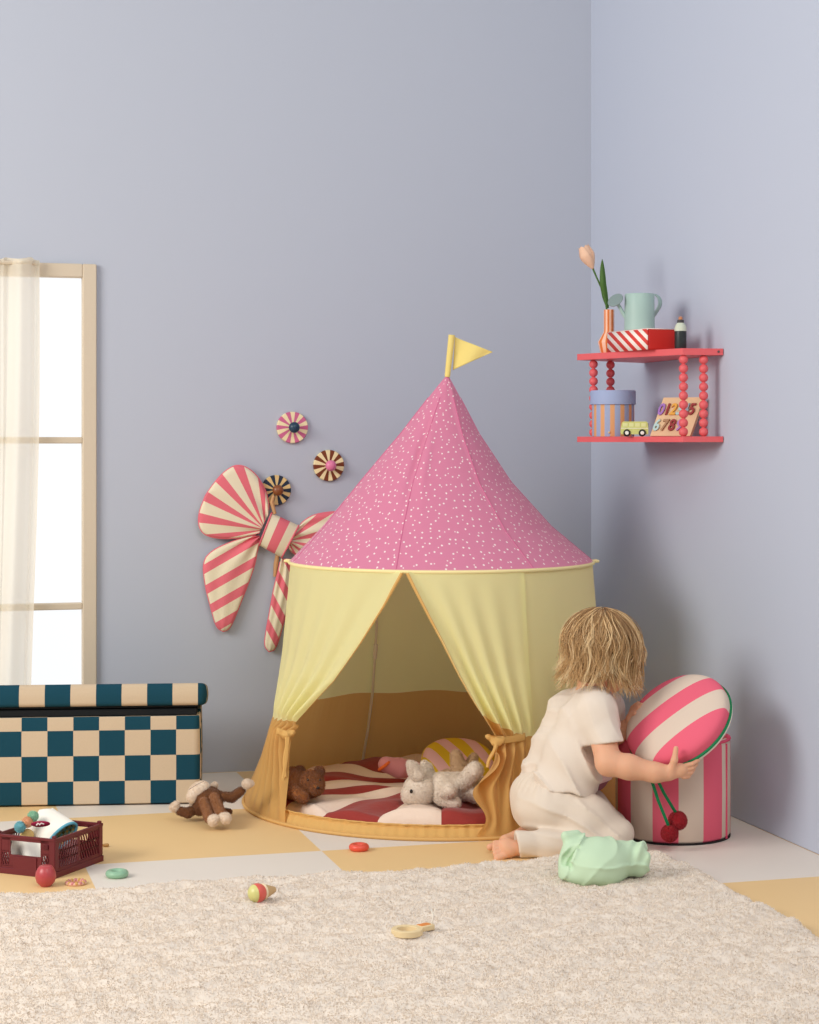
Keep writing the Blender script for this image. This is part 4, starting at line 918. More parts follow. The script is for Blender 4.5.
b = MB(); b.lathe(o0, ia, [(.0150, .0175), (.0145, .019), (.0062, .042), (.005, .0435), (.0001, .0438)], 32); b.make('cone', mat('cone_wood', (206, 170, 122), rough=.6), ice)
# wooden magnifier
c = F(407, 934.5, rugz + .004); k_ = (c @ DV) / FPX; birch = mat('birch_plain', (232, 208, 162), rough=.5, var=.05, varscale=50)
mg = thing('toy_magnifier', 'wooden toy magnifying glass with an orange handle inlay lying on the rug', 'toy', c - UP * .004)
b = MB(); ro, ri = 15.8 * k_, 9.8 * k_; b.lathe(c, UP, [(ri, 0), (ro - .001, 0), (ro, .001), (ro, .0105), (ro - .001, .0115), (ri + .001, .0115), (ri, .0105), (ri, 0)], 56); b.make('frame', birch, mg)
hx = unit(F(437, 928, rugz) - F(407, 934.5, rugz)); hy = np.cross(UP, hx); p0, p1 = c + hx * (ro - .002), c + hx * (ro + .030)
b = MB(); b.box((p0 + p1) / 2 + UP * .0063, (hx, hy, UP), (.017, .0105, .0055)); h_ = b.make('handle', birch, mg); 
b = MB(); b.box((p0 + p1) / 2 + UP * .0119 - hx * .002, (hx, hy, UP), (.0115, .0072, .0008)); b.make('inlay', mat('inlay_orange', (228, 140, 70), rough=.5), h_, smooth=False)
b = MB(); e = p1 + UP * .008; vv = c @ DV; b.tube([e, P(432.6, 919, vv + .03), P(432.8, 914, vv + .03), P(431, 909.5, vv + .03)], .0014, 5); b.tube([P(432.8, 914, vv + .03), P(435, 910, vv + .03), P(435.5, 908, vv + .03)], .0007, 5); b.make('string', mat('white_string', (250, 246, 236), rough=.8), mg)
# ================================================================== folding crate
cr = mat('crate_burgundy', (104, 31, 38), rough=.45, spec=.4)
c0 = F(54.8, 878.8, 0); sx_ = F(102.4, 861, 0) - c0; Ls = np.linalg.norm(sx_); sx_ = unit(sx_); gx_ = A(-sx_[1], sx_[0], 0); Lg, Hc = .152, .0855
crate = thing('folding_crate', 'burgundy plastic folding crate with slotted sides holding soft toys', 'crate', c0 + sx_ * Ls / 2 + gx_ * Lg / 2)
def crate_side(o, ax, L, inw, front):
    b = MB(); th = .0028
    def blk(x0, x1, z0, z1, t0=0.0, t1=th): b.box(o + ax * (x0 + x1) / 2 + UP * (z0 + z1) / 2 + inw * (t0 + t1) / 2, (ax, inw, UP), ((x1 - x0) / 2, (t1 - t0) / 2, (z1 - z0) / 2))
    blk(0, L, .002, .020); blk(-.002, L + .002, .0, .013, -.0025, th); blk(.004, L - .004, Hc - .012, Hc - .005, 0); blk(-.001, L + .001, Hc - .006, Hc, -.002, th + .001)
    for x in (.007, L - .007): blk(x - .007, x + .007, .015, Hc - .004, -.001)
    def slats(x0, x1, z0, z1, n, lean, rows):
        hgt = (z1 - z0) / rows
        for r in range(rows):
            zb, zt = z0 + hgt * r, z0 + hgt * (r + 1); blk(x0, x1, zb - .0013, zb + .0013); blk(x0, x1, zt - .0013, zt + .0013)
            for k in range(n + 1):
                x = x0 + (x1 - x0) * k / n
                w_ = .0017; rg = [(x - w_ - lean / 2, zb), (x + w_ - lean / 2, zb), (x + w_ + lean / 2, zt), (x - w_ + lean / 2, zt)]
                rg = [(min(max(p[0], x0), x1), p[1]) for p in rg]
                b.hexa([o + ax * p[0] + UP * p[1] + inw * .0004 for p in rg], [o + ax * p[0] + UP * p[1] + inw * (th - .0004) for p in rg])
    if front:       # cut-out grip with a flat badge field below
        for s in (0, 1):
            x0, x1 = (.014, .034) if s == 0 else (L - .034, L - .014); slats(x0, x1, .018, .050, 3, .006, 2); blk(x0, x1, .047, Hc - .006)
        blk(.034, L - .034, .018, .043); blk(.034 + .012, L - .046, .010, .040, -.0022, 0); blk(.032, .037, .04, Hc - .006); blk(L - .037, L - .032, .04, Hc - .006)
        bb = MB(); bb.box(o + ax * .022 + UP * (Hc - .019) - inw * .0012, (ax, inw, UP), (.006, .0018, .005)); b_ = bb
        return b, b_
    xm_ = L / 2; slats(.014, xm_ - .003, .019, Hc - .011, 8, .0075, 3); slats(xm_ + .003, L - .014, .019, Hc - .011, 8, -.0075, 3); blk(xm_ - .004, xm_ + .004, .015, Hc - .006)
    return b, None
for o, ax, L, inw, fr_ in ((c0, sx_, Ls, gx_, False), (c0 + gx_ * Lg, sx_, Ls, -gx_, False), (c0, gx_, Lg, sx_, True), (c0 + sx_ * Ls, gx_, Lg, -sx_, True)):
    b, lt = crate_side(o, ax, L, inw, fr_); pn = b.make('end_panel' if fr_ else 'side_panel', cr, crate, smooth=False)
    if lt: lt.make('latch', mat('crate_latch', (88, 26, 32), rough=.45), pn, smooth=False)
b = MB(); b.box(c0 + sx_ * Ls / 2 + gx_ * Lg / 2 + UP * .004, (sx_, gx_, UP), (Ls / 2 - .003, Lg / 2 - .003, .002)); b.make('base', cr, crate, smooth=False)
for i, (a, c_) in enumerate(((0, 0), (1, 0), (1, 1), (0, 1))):
    b = MB(); b.box(c0 + sx_ * (Ls * a + .005 * (1 - 2 * a)) + gx_ * (Lg * c_ + .005 * (1 - 2 * c_)) + UP * (Hc + .002), (sx_, gx_, UP), (.004, .004, .0035)); b.make('corner_lug', cr, crate, smooth=False)
# soft crown in the crate
d0 = 4.22; q = lambda px, py, dd=0: Q(px, py, d0 + dd); r_ = lambda px: px * d0 / FPX
crown = thing('dress_up_hat', 'white fabric crown with pompoms, blue trim and plaid lining in the crate', 'hat', toW(q(48, 862)))
cn0 = unit(A(.70, -.62, -.28)); oc = q(62, 837, .0); oa = oc - cn0 * .088
e1 = A(.72, .50, .55); e1 = unit(e1 - cn0 * (e1 @ cn0)); e2 = np.cross(cn0, e1)
def crown_pt(th, s, rr=1.0):
    ax_ = oa - oc; k = .0
    sc = 1 - .05 * s + 0 * th
    return oc + s[..., None] * ax_ + (np.cos(th) * r_(19) * rr * sc)[..., None] * e1 + (np.sin(th) * r_(10.5) * rr * sc)[..., None] * e2
def crown_f(U, V):
    th = U * 2 * np.pi; tip = .86 + .16 * np.abs(((U * 5) % 1) - .5) * 2
    return toW(crown_pt(th, V * tip))
wh = mat('crown_white', (244, 238, 226), rough=.9, bump=(160, .2, .002), var=.03)
cb_ = grid('crown_band', crown_f, 101, 24, wh, crown, solid=.004)
t = NT('crown_plaid'); sp = t.n('ShaderNodeSeparateXYZ'); t.l(t.coord('UV'), sp.inputs[0])
f1 = t.math('GREATER_THAN', t.math('FRACT', t.math('MULTIPLY', sp.outputs[0], 16.)), .5); f2 = t.math('GREATER_THAN', t.math('FRACT', t.math('MULTIPLY', sp.outputs[1], 5.)), .5)
pl = t.finish(t.mix(f1, t.mix(f2, lin((150, 170, 150)), lin((122, 120, 60))), t.mix(f2, lin((200, 170, 90)), lin((110, 160, 160)))), rough=.9)
grid('crown_lining', lambda U, V: toW(crown_pt(U * 2 * np.pi, V * .8 + .02, .90)), 81, 16, pl, crown)
a = np.linspace(0, 2 * np.pi, 61); b = MB(); b.tube(toW(crown_pt(a, 0 * a, .98)), .0034, 8, False); b.make('blue_trim', mat('crown_blue', (104, 176, 196), rough=.8), crown)
grid('crown_flap', lambda U, V: toW(np.stack([Q(5, 850, 4.165)[0] + (Q(45, 850, 4.165)[0] - Q(5, 850, 4.165)[0]) * U, 4.185 + .014 * np.sin(U * 7 + V * 2) - .03 * U + .02 * V, Q(0, 864, 4.165)[2] + .047 * V + .006 * np.sin(U * 5)], -1)), 30, 16, wh, crown, solid=.003)
S = SDF(.0012, .002); S.ell(q(40.5, 824, -.052), A(r_(10), .004, r_(4.4)), ax=[A(.97, -.05, .1), A(0, .75, .66), A(-.1, -.66, .75)]); pt_ = organic('badge', S, mat('crown_badge', (150, 30, 66), rough=.85), crown)
b = MB(); b.tube(toW(np.array([q(36.5, 825.2, -.057), q(38.2, 823.2, -.058), q(39.8, 824.8, -.058), q(41.5, 823, -.058), q(44, 824, -.057)])), .0018, 6); b.make('badge_mark', mat('badge_white', (240, 226, 226), rough=.8), pt_)
for x, y, dd, col, cn in ((33, 816.5, .0, (166, 214, 184), 'mint'), (27.5, 822, -.01, (240, 188, 146), 'peach'), (20, 827, -.02, (140, 204, 212), 'blue')):
    S = SDF(.0018, .003); S.ell(q(x, y, dd), A(r_(5), r_(5), r_(5))); organic('pompom', S, mat('pompom_' + cn, col, rough=.95, sheen=.3), crown, fz=(2500, .003, .0005))
for nm, x, y, dd, rr, col, lab in (('knitted_ball', 27, 836, .0, 7, (226, 190, 120), 'yellow knitted ball in the crate below the blue pompom'), ('plain_ball', 7, 838, .0, 7, (204, 170, 104), 'tan ball at the left end of the crate')):
    S = SDF(.002, .003); S.ell(q(x, y, dd), A(r_(rr), r_(rr), r_(rr))); tag(organic(nm, S, mat('mat_' + nm, col, rough=.8, bump=(180, .4, .003)), fn=lambda p: .0008 * snoise(p, 400, 9)), lab, 'toy ball')
# ================================================================== pouf and its lid
pk, pc_ = (234, 104, 126), (222, 202, 184)
sc_ = Q(672.8, 834, 4.57); sc_[2] = 0; SR, SHt = .1365, .238
pouf = thing('striped_pouf', 'round pink and beige striped storage pouf standing open by the right wall', 'storage pouf', toW(sc_))
ps_m = stripes('pouf_stripes', pk, pc_, 7, 0, phase=0.0, duty=.5, rough=.85, bump=(420, .15, .001), spec=.12)
b = MB(); b.lathe(sc_, UP, [(.0001, .002), (SR - .006, .002), (SR, .010), (SR + .001, SHt * .5), (SR, SHt - .012), (SR - .004, SHt - .002), (SR - .008, SHt), (SR - .012, SHt - .002), (SR - .013, SHt - .05), (SR - .013, .03), (.0001, .03)], 112, uref=A(math.sin(math.radians(-28)), -math.cos(math.radians(-28)), 0))
V = toW(np.vstack(b.V)); o = new('body', V, [np.vstack(b.q)], ps_m, pouf, np.vstack(b.uv))
pp = mat('pouf_piping', (226, 86, 116), rough=.8); a = np.linspace(0, 2 * np.pi, 97)
b = MB(); b.tube(toW(sc_ + (SR - .002) * np.stack([np.cos(a), np.sin(a), 0 * a], 1) + UP * (SHt - .004)), .0038, 7, False); b.make('top_piping', pp, pouf)
b = MB(); an = math.radians(58); z = np.linspace(.004, SHt - .01, 20); b.tube(toW(sc_ + A(math.sin(an) * (SR + .001), -math.cos(an) * (SR + .001), 0) + np.outer(z, UP)), .0028, 6); b.make('seam_piping', pp, pouf)
b = MB(); b.lathe(toW(sc_), UP, [(SR - .01, .0), (SR + .0005, .0005), (SR + .001, .004), (SR - .004, .0045)], 96); b.make('base_edge', mat('pouf_base', (40, 36, 36), rough=.8), pouf)
S = SDF(.002, .004); S.ell(sc_ + A(.125, -.045, SHt + .0), A(.007, .006, .008)); organic('tab', S, pp, pouf)
# lid: domed cushion tilted towards the child
ln = unit(A(-.52, -.48, .70)); le1 = unit(A(.805, 0, .593)); le1 = unit(le1 - ln * (le1 @ ln)); le2 = np.cross(ln, le1)
lc = Q(678.5, 722.0, 4.42); LR = .1295
lidp = thing('pouf_lid', 'round pink and beige striped padded lid held up by the child', 'lid', toW(lc - UP * .1))
def dome(U, V):
    th = U * 2 * np.pi; s = V
    r = LR * np.where(s < .7, np.sin(s / .7 * np.pi / 2) ** .9, np.where(s < .8, 1.0, 1 - (s - .8) / .2)); h = np.where(s < .7, .036 * np.cos(s / .7 * np.pi / 2) ** .9 + .010, np.where(s < .8, .010 - (s - .7) / .1 * .026, -.016))
    r = r * (1 + .003 * np.sin(th * 2 + 1)); return lc + (r * np.cos(th))[..., None] * le1 + (r * np.sin(th))[..., None] * le2 + h[..., None] * ln
def domeuv(U, V):
    p = dome(U, V) - lc; x, y, h = p @ le1, p @ le2, p @ ln; return ((y + .10 * (1 - (h / .045))*0 - .0) / .110, 0 * U)
grid('cushion', lambda U, V: toW(dome(U, V)), 97, 60, stripes('lid_stripes', pk, pc_, 1.0, 0, phase=.20, duty=.5, rough=.85, bump=(420, .15, .001), spec=.12), lidp, domeuv)
gpm = mat('lid_green', (22, 128, 78), rough=.7); a = np.linspace(0, 2 * np.pi, 97)
def lrim(a, r, h): return toW(lc + r * np.cos(a)[:, None] * le1 + r * np.sin(a)[:, None] * le2 + h * ln)
b = MB(); b.tube(lrim(a, LR + .001, -.006), .0034, 8, False); b.make('green_piping', gpm, lidp)
b = MB(); b.tube(lrim(a, LR - .0005, -.0125), .003, 8, False); b.make('white_piping', mat('lid_white', (232, 222, 206), rough=.8), lidp)
cherry = mat('cherry_red', (170, 14, 30), rough=.95, sheen=.3)
for (x0, y0, x1, y1, dd) in ((651, 778, 668.5, 826, -.0), (656.5, 778, 676, 813, .012)):
    dz = 4.30; pts = [Q(x0 + 2, 768, 4.335), Q(x0, y0, 4.325), Q(x0 * .55 + x1 * .45 - 1, y0 * .55 + y1 * .45, dz + .035 + dd), Q(x1, y1, dz + .06 + dd)]
    b = MB(); 
    for s_ in (-1, 1):
        b.tube(toW(np.array([p + A(s_ * .0016, 0, 0) for p in pts])), .0024, 6)
    co_ = b.make('cord', gpm, lidp); pcn = (669.6, 833.3, 8.2) if x1 < 670 else (677.8, 820.6, 9.0)
    S = SDF(.0022, .003); cc = Q(pcn[0], pcn[1], dz + .062 + dd); S.ell(cc, np.full(3, pcn[2] * 4.37 / FPX)); organic('pompom', S, cherry, co_, fz=(6000, .003, .0005))
# ================================================================== child
kid = thing('person', 'kneeling toddler with wavy blond hair in cream t-shirt and trousers holding the striped lid', 'person', toW(Q(565, 852, 4.4)) * A(1, 1, 0))
skin = NT('skin').finish(lin((226, 170, 136)), rough=.55, sss=.12, var=.05, varscale=25, spec=.3)
ff = unit(A(.94, .34, 0)); ss = A(ff[1], -ff[0], 0)                # facing, and towards the child's right (camera) side
hf = unit(A(.80, .50, -.36)); hs = unit(A(.53, -.85, 0)); hu = np.cross(hs, hf); hu = hu if hu[2] > 0 else -hu; hs = np.cross(hf, hu); hs = hs if hs[1] < 0 else -hs
HC = Q(603.5, 653, 4.47)
hp = lambda a, b, c: HC + hf * a + hs * b + hu * c
B = SDF(.0018, .012)
# head
B.ell(hp(-.006, 0, .012), A(.080, .068, .074), ax=[hf, hs, hu]); B.ell(hp(.022, 0, -.028), A(.052, .054, .050), ax=[hf, hs, hu], k=.03)
B.ell(hp(.050, 0, -.062), A(.018, .018, .014), ax=[hf, hs, hu], k=.03)                      # chin
B.ell(hp(.050, .030, -.030), A(.020, .020, .020), ax=[hf, hs, hu], k=.02); B.ell(hp(.050, -.030, -.030), A(.020, .020, .020), ax=[hf, hs, hu], k=.02)   # cheeks
B.cap(hp(.072, 0, -.004), hp(.084, 0, -.020), .005, .0075, k=.010); B.ell(hp(.077, .008, -.022), A(.005, .005, .004), k=.006); B.ell(hp(.077, -.008, -.022), A(.005, .005, .004), k=.006)   # nose
B.cap(hp(.074, -.011, -.041), hp(.074, .011, -.041), .0042, k=.004); B.cap(hp(.072, -.009, -.048), hp(.072, .009, -.048), .0045, k=.004)          # lips
for s in (-1, 1):
    B.ell(hp(.071, s * .028, -.002), A(.010, .013, .008), ax=[hf, hs, hu], k=.004, op=-1); B.cap(hp(.067, s * .016, .012), hp(.060, s * .042, .012), .006, k=.012)      # eye sockets, brows
    B.ell(hp(-.010, s * .068, -.010), A(.013, .006, .019), ax=[hf, hs, hu], k=.004)            # ears
B.cap(Q(591, 700, 4.47), hp(-.015, 0, -.040), .034, .036, k=.015)                              # neck
# trunk
B.chain([Q(591, 703, 4.47), Q(584, 718, 4.465), Q(567, 760, 4.455), Q(552, 790, 4.45)], [.040, .056, .052, .052], k=.02)
B.cap(Q(596, 709, 4.40), Q(604, 708, 4.53), .036, .034, k=.02)
# right (near) arm
B.chain([Q(597, 711, 4.385), Q(608.5, 763, 4.325), Q(629, 767, 4.312), Q(655, 772.5, 4.302), Q(668, 773, 4.30)], [.034, .0285, .0275, .0215, .0185], k=.012)
hand_d = 4.298
HX, HY = 0, 0
def H(px, py, dd=0): return Q(px + HX, py + HY, hand_d + dd)
B.ell(H(679, 770.5), A(.021, .011, .0165), ax=[A(.96, 0, .26), A(0, 1, 0), A(-.26, 0, .96)], k=.01)
B.chain([H(671.5, 768, -.006), H(674.5, 760, -.010), H(676.0, 748.5, -.006)], [.0095, .0072, .0058], k=.006)       # thumb on the dome
for pts in ([(686, 765.5, .0), (692.5, 763.8, .002), (698, 760.5, .012)], [(686.5, 769.5, .001), (692.5, 768, .005), (696.5, 764.5, .017)], [(686, 773.5, .002), (691, 772.5, .007), (694, 769, .020)], [(683.5, 777, .002), (688, 776.5, .008), (690.5, 773.5, .020)]):
    B.chain([H(*p) for p in pts], [.0056, .0051, .0045], k=.0012)
# left (far) arm
B.chain([Q(606, 709, 4.54), Q(607, 740, 4.552), Q(619, 733, 4.522), Q(628, 726, 4.503)], [.033, .026, .022, .018], k=.012)
hand_d = 4.488; HX, HY = -1.5, -3.5
B.ell(H(634, 723), A(.017, .012, .018), k=.008)
B.chain([H(633, 718, -.006), H(637.5, 718, -.016), H(641, 720, -.020)], [.007, .0060, .0052], k=.004)
for i, pts in enumerate(([(636, 716, -.004), (640.5, 711.5, -.010), (645, 711, -.014)], [(634.5, 716, .002), (639, 709.5, -.002), (643, 708.0, -.008)], [(633, 716.5, .008), (636.5, 709, .006), (640, 706.5, .002)], [(631.5, 718, .013), (634, 711, .012), (637, 708.5, .010)])):
    B.chain([H(*p) for p in pts], [.0056, .0052, .0046], k=.0012)
# legs folded under
B.chain([Q(553, 806, 4.385), Q(612, 836, 4.36), Q(600, 843, 4.33), Q(540, 845, 4.315), Q(527, 847, 4.312)], [.040, .027, .022, .019, .019], k=.012)
B.chain([Q(556, 803, 4.49), Q(611, 828, 4.465), Q(603, 832, 4.46), Q(545, 832, 4.455), Q(528, 833, 4.44)], [.040, .027, .022, .019, .019], k=.012)
def foot(heel, ball, toes, lat):
    heel, ball, toes, lat = map(np.asarray, (heel, ball, toes, lat)); lat = unit(lat)
    B.cap(heel, ball, .0185, .0165, k=.010)
    B.cap(ball + lat * .009, ball - lat * .009, .0145, .0135, k=.010)
    for k, (o, r, ex) in enumerate(((-.0145, .0088, .010), (-.004, .0066, .010), (.004, .0062, .008), (.0115, .0058, .005), (.018, .0052, .001))):
        dv_ = unit(toes - ball); b0 = ball + lat * o * .9; B.cap(b0, toes + lat * o * 1.15 + dv_ * ex, r * .95, r * .95, k=.0015)
foot(Q(526, 847.5, 4.312), Q(507, 848, 4.305), Q(498.5, 850.5, 4.300), A(-.35, .5, .8))
foot(Q(527, 833, 4.438), Q(507, 842, 4.40), Q(496.5, 846.5, 4.375), A(.45, .75, -.25))
organic('body', B, skin, kid, smooth=1)
iris = mat('eye_blue', (70, 96, 120), rough=.2, spec=.6); sclera = mat('eye_white', (240, 236, 230), rough=.3)
for s in (-1, 1):
    S = SDF(.001, .001); S.ell(hp(.0655, s * .027, -.002), A(.008, .0085, .0075), ax=[hf, hs, hu]); e_ = organic('eye', S, sclera, kid)
    S = SDF(.0006, .001); S.ell(hp(.0725, s * .0275, -.003), A(.0014, .0038, .0038), ax=[hf, hs, hu]); organic('iris', S, iris, e_)
lipm = mat('lips', (196, 110, 100), rough=.5)
S = SDF(.0009, .002); S.cap(hp(.0775, -.010, -.0445), hp(.0775, .010, -.0445), .0022); organic('lips', S, lipm, kid)
# t-shirt
shirt_c = (228, 213, 197)
t = NT('shirt_cloth'); geo = t.n('ShaderNodeNewGeometry'); vs = t.n('ShaderNodeVectorMath', operation='DOT_PRODUCT'); t.l(geo.outputs['Position'], vs.inputs[0]); vs.inputs[1].default_value = tuple(toW(ff))
sp = t.n('ShaderNodeSeparateXYZ'); t.l(geo.outputs['Position'], sp.inputs[0])
prf = float(Q(599, 770, 4.40) @ ff)
msk = t.math('MULTIPLY', t.math('GREATER_THAN', vs.outputs['Value'], prf), t.math('LESS_THAN', sp.outputs[2], .215))
band = t.math('LESS_THAN', sp.outputs[2], .150)
shirt = t.finish(t.mix(msk, lin(shirt_c), t.mix(band, lin((236, 196, 190)), lin((140, 78, 88)))), rough=.9, bump=(420, .12, .001), spec=.1, sheen=.1)
S = SDF(.0034, .02)
for o, sc in ((.030, 1.0), (-.030, 1.0)):
    a = ss * o
    S.chain([Q(592, 702, 4.465) + a * .6, Q(583, 719, 4.462) + a * 1.2, Q(567, 757, 4.455) + a * 1.15, Q(556, 792, 4.45) + a * 1.3], [.044, .066, .070, .077], k=.02)
S.cap(Q(591, 704, 4.43), Q(596, 710, 4.385), .038, .044, k=.025); S.cap(Q(596, 709, 4.388), Q(608.5, 745, 4.345), .041, .0385, k=.022)
S.cap(Q(600, 704, 4.51), Q(606, 708, 4.545), .036, .042, k=.025); S.cap(Q(606, 709, 4.545), Q(609, 733, 4.555), .040, .037, k=.022)
cuff = Q(608.3, 743.5, 4.346); cn = unit(A(.13, -.18, -1)); cuff2 = Q(608.5, 731, 4.554); cn2 = unit(A(.15, .05, -1))
hem = Q(556, 784.5, 4.45); hn = unit(A(-.16, .0, -1))
S.cap(cuff + cn * .018, cuff + cn * .06, .0320, .0320, k=.001, op=-1); S.cap(cuff2 + cn2 * .018, cuff2 + cn2 * .06, .030, .030, k=.001, op=-1)
S.ell(Q(592, 768, 4.47), A(.047, .07, .05), k=.02)
def shirt_clip(p):
    v = (p - hem) @ hn + .003 * np.sin(p[:, 0] * 90) + .002 * np.sin(p[:, 1] * 70)
    for c_, n_ in ((cuff, cn), (cuff2, cn2)):
        dd = (p - c_) @ n_; near = np.linalg.norm(p - c_, axis=1) < .062; v = np.where(near, np.maximum(v, dd), v)
    return v
def shirt_folds(p):
    u = (p - Q(592, 700, 4.46)); z = p[:, 2]
    f1 = np.abs(np.sin((u[:, 0] * .9 + u[:, 2] * .8 + .2 * u[:, 1]) * 58 + 2.6 * snoise(p, 15, 1, 2))); f2 = np.abs(np.sin((-u[:, 0] * .5 + u[:, 2] * 1.0) * 50 + 2.4 * snoise(p, 17, 7, 2))); m1 = np.clip(snoise(p, 17, 8, 1) * 1.2 + .25, 0, 1); m2 = np.clip(snoise(p, 19, 9, 1) * 1.2 + .1, 0, 1)
    dn = np.clip((.27 - z) / .10, 0, 1)
    cf = np.clip(np.minimum(np.linalg.norm(p - cuff, axis=1), np.linalg.norm(p - cuff2, axis=1)) / .05, .12, 1)
    return (-.0085 * (1 - f1) ** 2.2 * (.35 + dn) * m1 - .0070 * (1 - f2) ** 2.2 * (.35 + dn) * m2 + .0046 * snoise(p, 34, 2, 2) * (.35 + .65 * dn)) * cf
organic('t_shirt', S, shirt, kid, fn=shirt_folds, clip=shirt_clip, smooth=3)
# trousers
tr_m = NT('trouser_cloth').finish(lin((226, 210, 192)), rough=.9, bump=(420, .12, .001), spec=.1, sheen=.1)
S = SDF(.0036, .02)
S.ell(Q(546, 802, 4.445), A(.086, .115, .072), ax=[unit(A(.96, .2, .2)), unit(A(-.2, .97, 0)), unit(A(-.2, 0, .97))], k=.02)
S.ell(Q(556, 787, 4.45), A(.078, .098, .05), k=.02)
S.chain([Q(552, 806, 4.39), Q(585, 818, 4.37), Q(615, 834.5, 4.36)], [.064, .058, .041], k=.02)
S.chain([Q(611, 841, 4.345), Q(575, 845, 4.325), Q(546, 846, 4.318), Q(510, 845, 4.310)], [.036, .030, .030, .036], k=.014)
S.chain([Q(556, 803, 4.49), Q(586, 813, 4.48), Q(612, 828, 4.465)], [.062, .056, .041], k=.02)
S.chain([Q(607, 832, 4.46), Q(560, 832, 4.46), Q(535, 829, 4.455)], [.036, .032, .034], k=.014)
k1, n1 = Q(516.5, 845, 4.311), unit(A(-1, -.1, -.15)); k2, n2 = Q(533, 829, 4.455), unit(A(-1, -.2, -.3))
S.cap(k1 + n1 * .012, k1 + n1 * .06, .0245, .026, k=.001, op=-1); S.cap(k2 + n2 * .012, k2 + n2 * .06, .0245, .026, k=.001, op=-1)
def tr_clip(p):
    v = (p - Q(556, 781, 4.45)) @ A(0, 0, 1.); v = np.full(len(p), -1.0) * 1
    for c_, n_ in ((k1, n1), (k2, n2)):
        dd = (p - c_) @ n_; near = np.linalg.norm(p - c_, axis=1) < .052; v = np.where(near, np.maximum(v, dd), v)
    return np.maximum(v, .0012 - p[:, 2])
def tr_folds(p):
    f1 = np.abs(np.sin((p[:, 0] * .35 + p[:, 2] * 1.0) * 66 + 2.6 * snoise(p, 14, 5, 2))) + .7 * np.clip(-snoise(p, 16, 10, 1) * 1.3 + .2, 0, 1); f1 = np.clip(f1, 0, 1); rel = Q(575, 800, 4.38)
    gather = np.clip((p[:, 2] - .125) / .03, 0, 1); cf = np.clip(np.minimum(np.linalg.norm(p - k1, axis=1), np.linalg.norm(p - k2, axis=1)) / .05, .15, 1)
    return cf * (-.0080 * (1 - f1) ** 2.2 * (1 - gather) + .0034 * snoise(p, 38, 6, 2) + .0022 * gather * np.sin(np.arctan2(p[:, 1] - 4.45, p[:, 0] - Q(552, 790, 4.45)[0]) * 26))
organic('trousers', S, tr_m, kid, fn=tr_folds, clip=tr_clip, smooth=3)
# hair
t = NT('hair'); sp = t.n('ShaderNodeSeparateXYZ'); t.l(t.coord('UV'), sp.inputs[0])
cr_ = t.n('ShaderNodeValToRGB'); cr_.color_ramp.elements[0].color = lin((146, 106, 68)); cr_.color_ramp.elements[1].color = lin((252, 228, 182))
e = cr_.color_ramp.elements.new(.5); e.color = lin((214, 174, 120))
t.l(t.math('ADD', t.math('MULTIPLY', sp.outputs[0], .62), t.math('MULTIPLY', sp.outputs[1], .34)), cr_.inputs[0]); hairm = t.finish(cr_.outputs[0], rough=.42, spec=.4)
S = SDF(.003, .015); S.ell(hp(-.010, 0, .016), A(.084, .075, .076), ax=[hf, hs, hu]); S.ell(hp(-.030, 0, -.020), A(.062, .071, .062), ax=[hf, hs, hu]); 
def hair_clip(p):
    q_ = p - HC; a, c_ = q_ @ hf, q_ @ hu
    return np.minimum(a - .030 + np.clip(c_ - .02, 0, 1) * -1.2 , .5) * (c_ < .055) + -1.0 * (c_ >= .055)
V0, q0 = S.mesh(lambda p: .0016 * np.sin(np.arctan2((p - HC) @ hs, (p - HC) @ hf) * 40), 1, hair_clip)
hb_ = MB(); hb_.add(V0, q0, None, np.tile(A([.18, .2]), (len(V0), 1)))
g = np.random.default_rng(21); 
def strand(alpha, th0, thm, fall, rr, wave, seedv, rad0, flare):
    gg = np.random.default_rng(seedv); n1_, n2_ = 9, 12; pts = []
    crown_tilt = hp(-.010, 0, .014); ax_ = A(.086, .077, .079) * rr
    alw = alpha
    for k in range(n1_):
        th = th0 + (thm - th0) * k / (n1_ - 1); al = alw + .12 * math.sin(k * .5 + wave)
        # the parting sits a little behind the top of the head
        d_ = math.sin(th) * (math.cos(al) * hf + math.sin(al) * hs) + math.cos(th) * unit(hu - .35 * hf); d_ = unit(d_)
        loc = A(d_ @ hf, d_ @ hs, d_ @ hu); rad_ = 1 / math.sqrt(((loc / ax_) ** 2).sum()); pts.append(crown_tilt + d_ * rad_)
    tang = unit(pts[-1] - pts[-2]); out = unit((pts[-1] - HC) * A(1, 1, 0)); p = pts[-1]; st = fall / n2_
    side = np.cross(out, UP)
    for k in range(n2_):
        f_ = k / n2_; tang = unit(tang * .72 + (-UP * .9 + out * (flare * (f_ - .25))) * .28)
        p = p + tang * st + side * math.sin(f_ * 7 + wave) * .0038 + out * math.sin(f_ * 6 + wave * 2) * .0018; pts.append(p)
    return np.array(pts), np.linspace(1, .25, len(pts)) ** .7 * rad0
